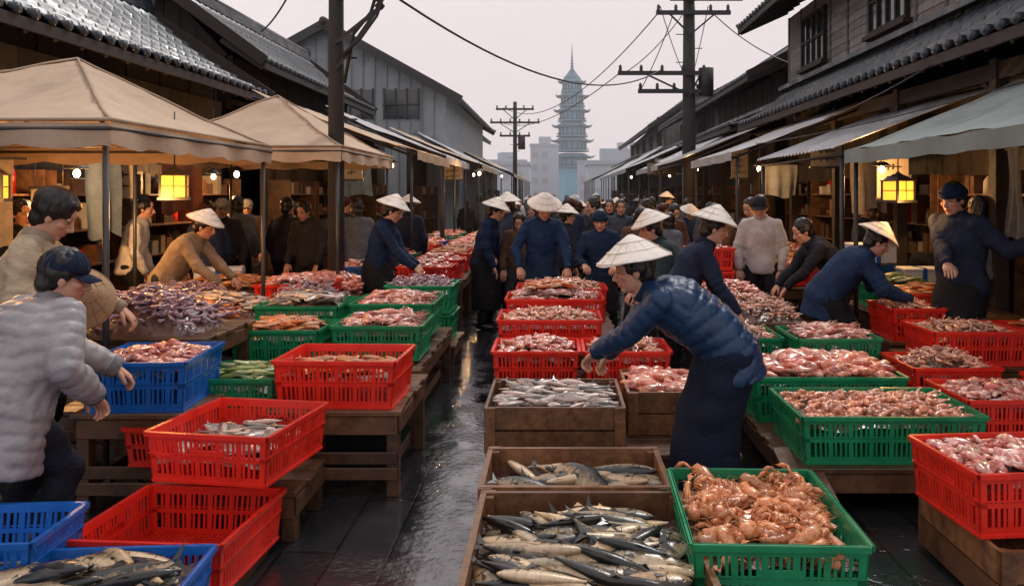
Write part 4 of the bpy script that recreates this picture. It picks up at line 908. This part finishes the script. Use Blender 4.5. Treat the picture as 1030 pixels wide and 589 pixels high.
def pagoda():
    mb=MB()
    def prism(w0,z0,w1,z1,mat=0,c=1,n=8):
        a=math.pi/n
        vs=[];
        for w,z in((w0,z0),(w1,z1)):
            for j in range(n): q=2*math.pi*j/n+a; vs.append((w*math.cos(q),w*math.sin(q),z))
        fs=[(j,(j+1)%n,n+(j+1)%n,n+j) for j in range(n)]+[tuple(range(n-1,-1,-1)),tuple(range(n,2*n))]
        mb.add((vs,fs),mat,c,False)
    z=0; prism(5.6,0,4.6,10,0,1.7); 
    for k in range(4): prism(5.0-.1*k,2+2*k,5.2-.1*k,2.25+2*k,0,1)
    tiers=[(10,6.9),(15,6.6),(19.6,6.1),(24.4,5.6),(29,5.0),(33.5,4.3)]
    for i,(z,w) in enumerate(tiers):
        hh=4.4; prism(w*.66,z,w*.64,z+hh-1.3,0,1.7)
        for j in range(16):
            q=2*math.pi*j/16; mb.box(w*.665*math.cos(q)-.18,w*.665*math.cos(q)+.18,w*.665*math.sin(q)-.18,w*.665*math.sin(q)+.18,z+.6,z+hh-1.6,0,.4)
        prism(w*.86,z,w*.86,z+.35,0,1.2); prism(w*.84,z+.9,w*.84,z+1.0,0,1)
        prism(w*.9,z+hh-1.5,w*1.04,z+hh-1.2,0,.5); prism(w*1.04,z+hh-1.199,w*.8,z+hh-.75,0,.8); prism(w*.8,z+hh-.749,w*.6,z+hh,0,.75)
        for j in range(8):
            q=2*math.pi*j/8+math.pi/8; c,s=math.cos(q),math.sin(q); mb.add(tube([(w*.95*c,w*.95*s,z+hh-1.15),(w*1.06*c,w*1.06*s,z+hh-1.0),(w*1.12*c,w*1.12*s,z+hh-.6)],[.22,.16,.06],5),0,.65)
    prism(2.9,37.9,1.4,39.6,0,.8); prism(1.4,39.6,.5,41,0,.7); mb.add(tube([(0,0,41),(0,0,48.6)],[.32,.06],8),0,.6)
    for k in range(5): mb.add(ell((0,0,41.6+k*1.0),(.75-.1*k,.75-.1*k,.16)),0,.7)
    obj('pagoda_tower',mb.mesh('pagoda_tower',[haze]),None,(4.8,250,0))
pagoda()
def distb(x,y,w,d,h):
    mb=MB(); mb.box(-w/2,w/2,-d/2,d/2,0,h,0,1); nf=int(h/3.2)
    for f_ in range(nf):
        for i in range(int(w/2.4)): xx=-w/2+1.2+i*2.4; mb.box(xx-.7,xx+.7,-d/2-.06,-d/2-.002,1+f_*3.2,2.6+f_*3.2,0,.8)
    mb.box(-w/2-.2,w/2+.2,-d/2-.2,d/2+.2,h+.002,h+.6,0,.9); mb.box(-1.5,1.5,-1.5,1.5,h+.601,h+2.5,0,.9)
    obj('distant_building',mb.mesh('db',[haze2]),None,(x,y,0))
for a in((-3,200,7,8,13.5),(12,190,14,8,9),(-14,210,12,8,10),(24,170,16,8,12),(-26,180,16,10,12),(19,230,10,8,14),(-9,150,8,8,7),(8,120,7,8,6)): distb(*a)
def foambox(x,y,z,rz=0,s=1):
    mb=MB(); w,l,h,t=.5*s,.34*s,.2*s,.025
    mb.box(-w/2,w/2,-l/2,l/2,0,h,0); mb.box(-w/2-.008,w/2+.008,-l/2-.008,l/2+.008,h+.002,h+.04,0,.95); mb.box(-.03,.03,-l/2-.01,l/2+.01,.0,h+.043,1)
    obj('styrofoam_box',mb.mesh('foambox',[foam,plast['blue']]),None,(x,y,z),(0,0,rz),bevel=.008)
for a in((-4.9,5.0,0,.2),(-4.9,5.0,.245,.1),(-4.9,6.2,0,0),(4.6,7.1,0,1.5),(4.6,7.1,.245,1.5),(4.5,9.9,.6,0),(-3.9,9.2,.66,.3),(3.9,9.9,.9,.2),(-3.3,13.2,.9,0)): foambox(*a)

# ------------------------------------------------------------------ mist, sky, sun, camera
mb=MB(); mb.box(-70,70,13,275,-.5,60); vm=bpy.data.materials.new('mist'); vm.use_nodes=True; nt=vm.node_tree; nt.nodes.remove(nt.nodes['Principled BSDF'])
vs_=nt.nodes.new('ShaderNodeVolumeScatter'); vs_.inputs['Density'].default_value=.0014; vs_.inputs['Color'].default_value=(.98,.98,1,1); vs_.inputs['Anisotropy'].default_value=.2; nt.links.new(vs_.outputs[0],nt.nodes['Material Output'].inputs['Volume'])
obj('sky_mist',mb.mesh('mist',[vm]))
w=bpy.data.worlds.new('World'); scene.world=w; w.use_nodes=True; nt=w.node_tree;N=nt.nodes;L=nt.links; bg=N['Background']
sk=N.new('ShaderNodeTexSky'); sk.sky_type='NISHITA'; sk.sun_disc=False; sk.sun_elevation=rad(52); sk.sun_rotation=rad(-25); sk.air_density=2; sk.dust_density=6
hs=N.new('ShaderNodeHueSaturation'); hs.inputs['Saturation'].default_value=.2; L.new(sk.outputs[0],hs.inputs['Color'])
mx=N.new('ShaderNodeMix'); mx.data_type='RGBA'; mx.inputs[0].default_value=.9; L.new(hs.outputs[0],mx.inputs[6]); mx.inputs[7].default_value=(8.3,7.3,7.5,1)
L.new(mx.outputs[2],bg.inputs[0]); bg.inputs[1].default_value=.115
sl=bpy.data.lights.new('sun','SUN'); sl.energy=1.5; sl.angle=rad(14); sl.color=(1,.97,.93); so=bpy.data.objects.new('sun',sl); COL.objects.link(so)
so.rotation_euler=(rad(38),0,rad(155))
cam=bpy.data.cameras.new('camera'); cam.lens=28*1.0; cam.sensor_width=36; cam.shift_x=-.0437; cam.shift_y=-.0966; cam.clip_end=2000; cam.clip_start=.05
co=bpy.data.objects.new('camera',cam); COL.objects.link(co); co.location=(0,0,1.75); co.rotation_euler=(rad(90),0,0); scene.camera=co
scene.view_settings.view_transform='Standard'; scene.view_settings.look='None'; scene.view_settings.exposure=0
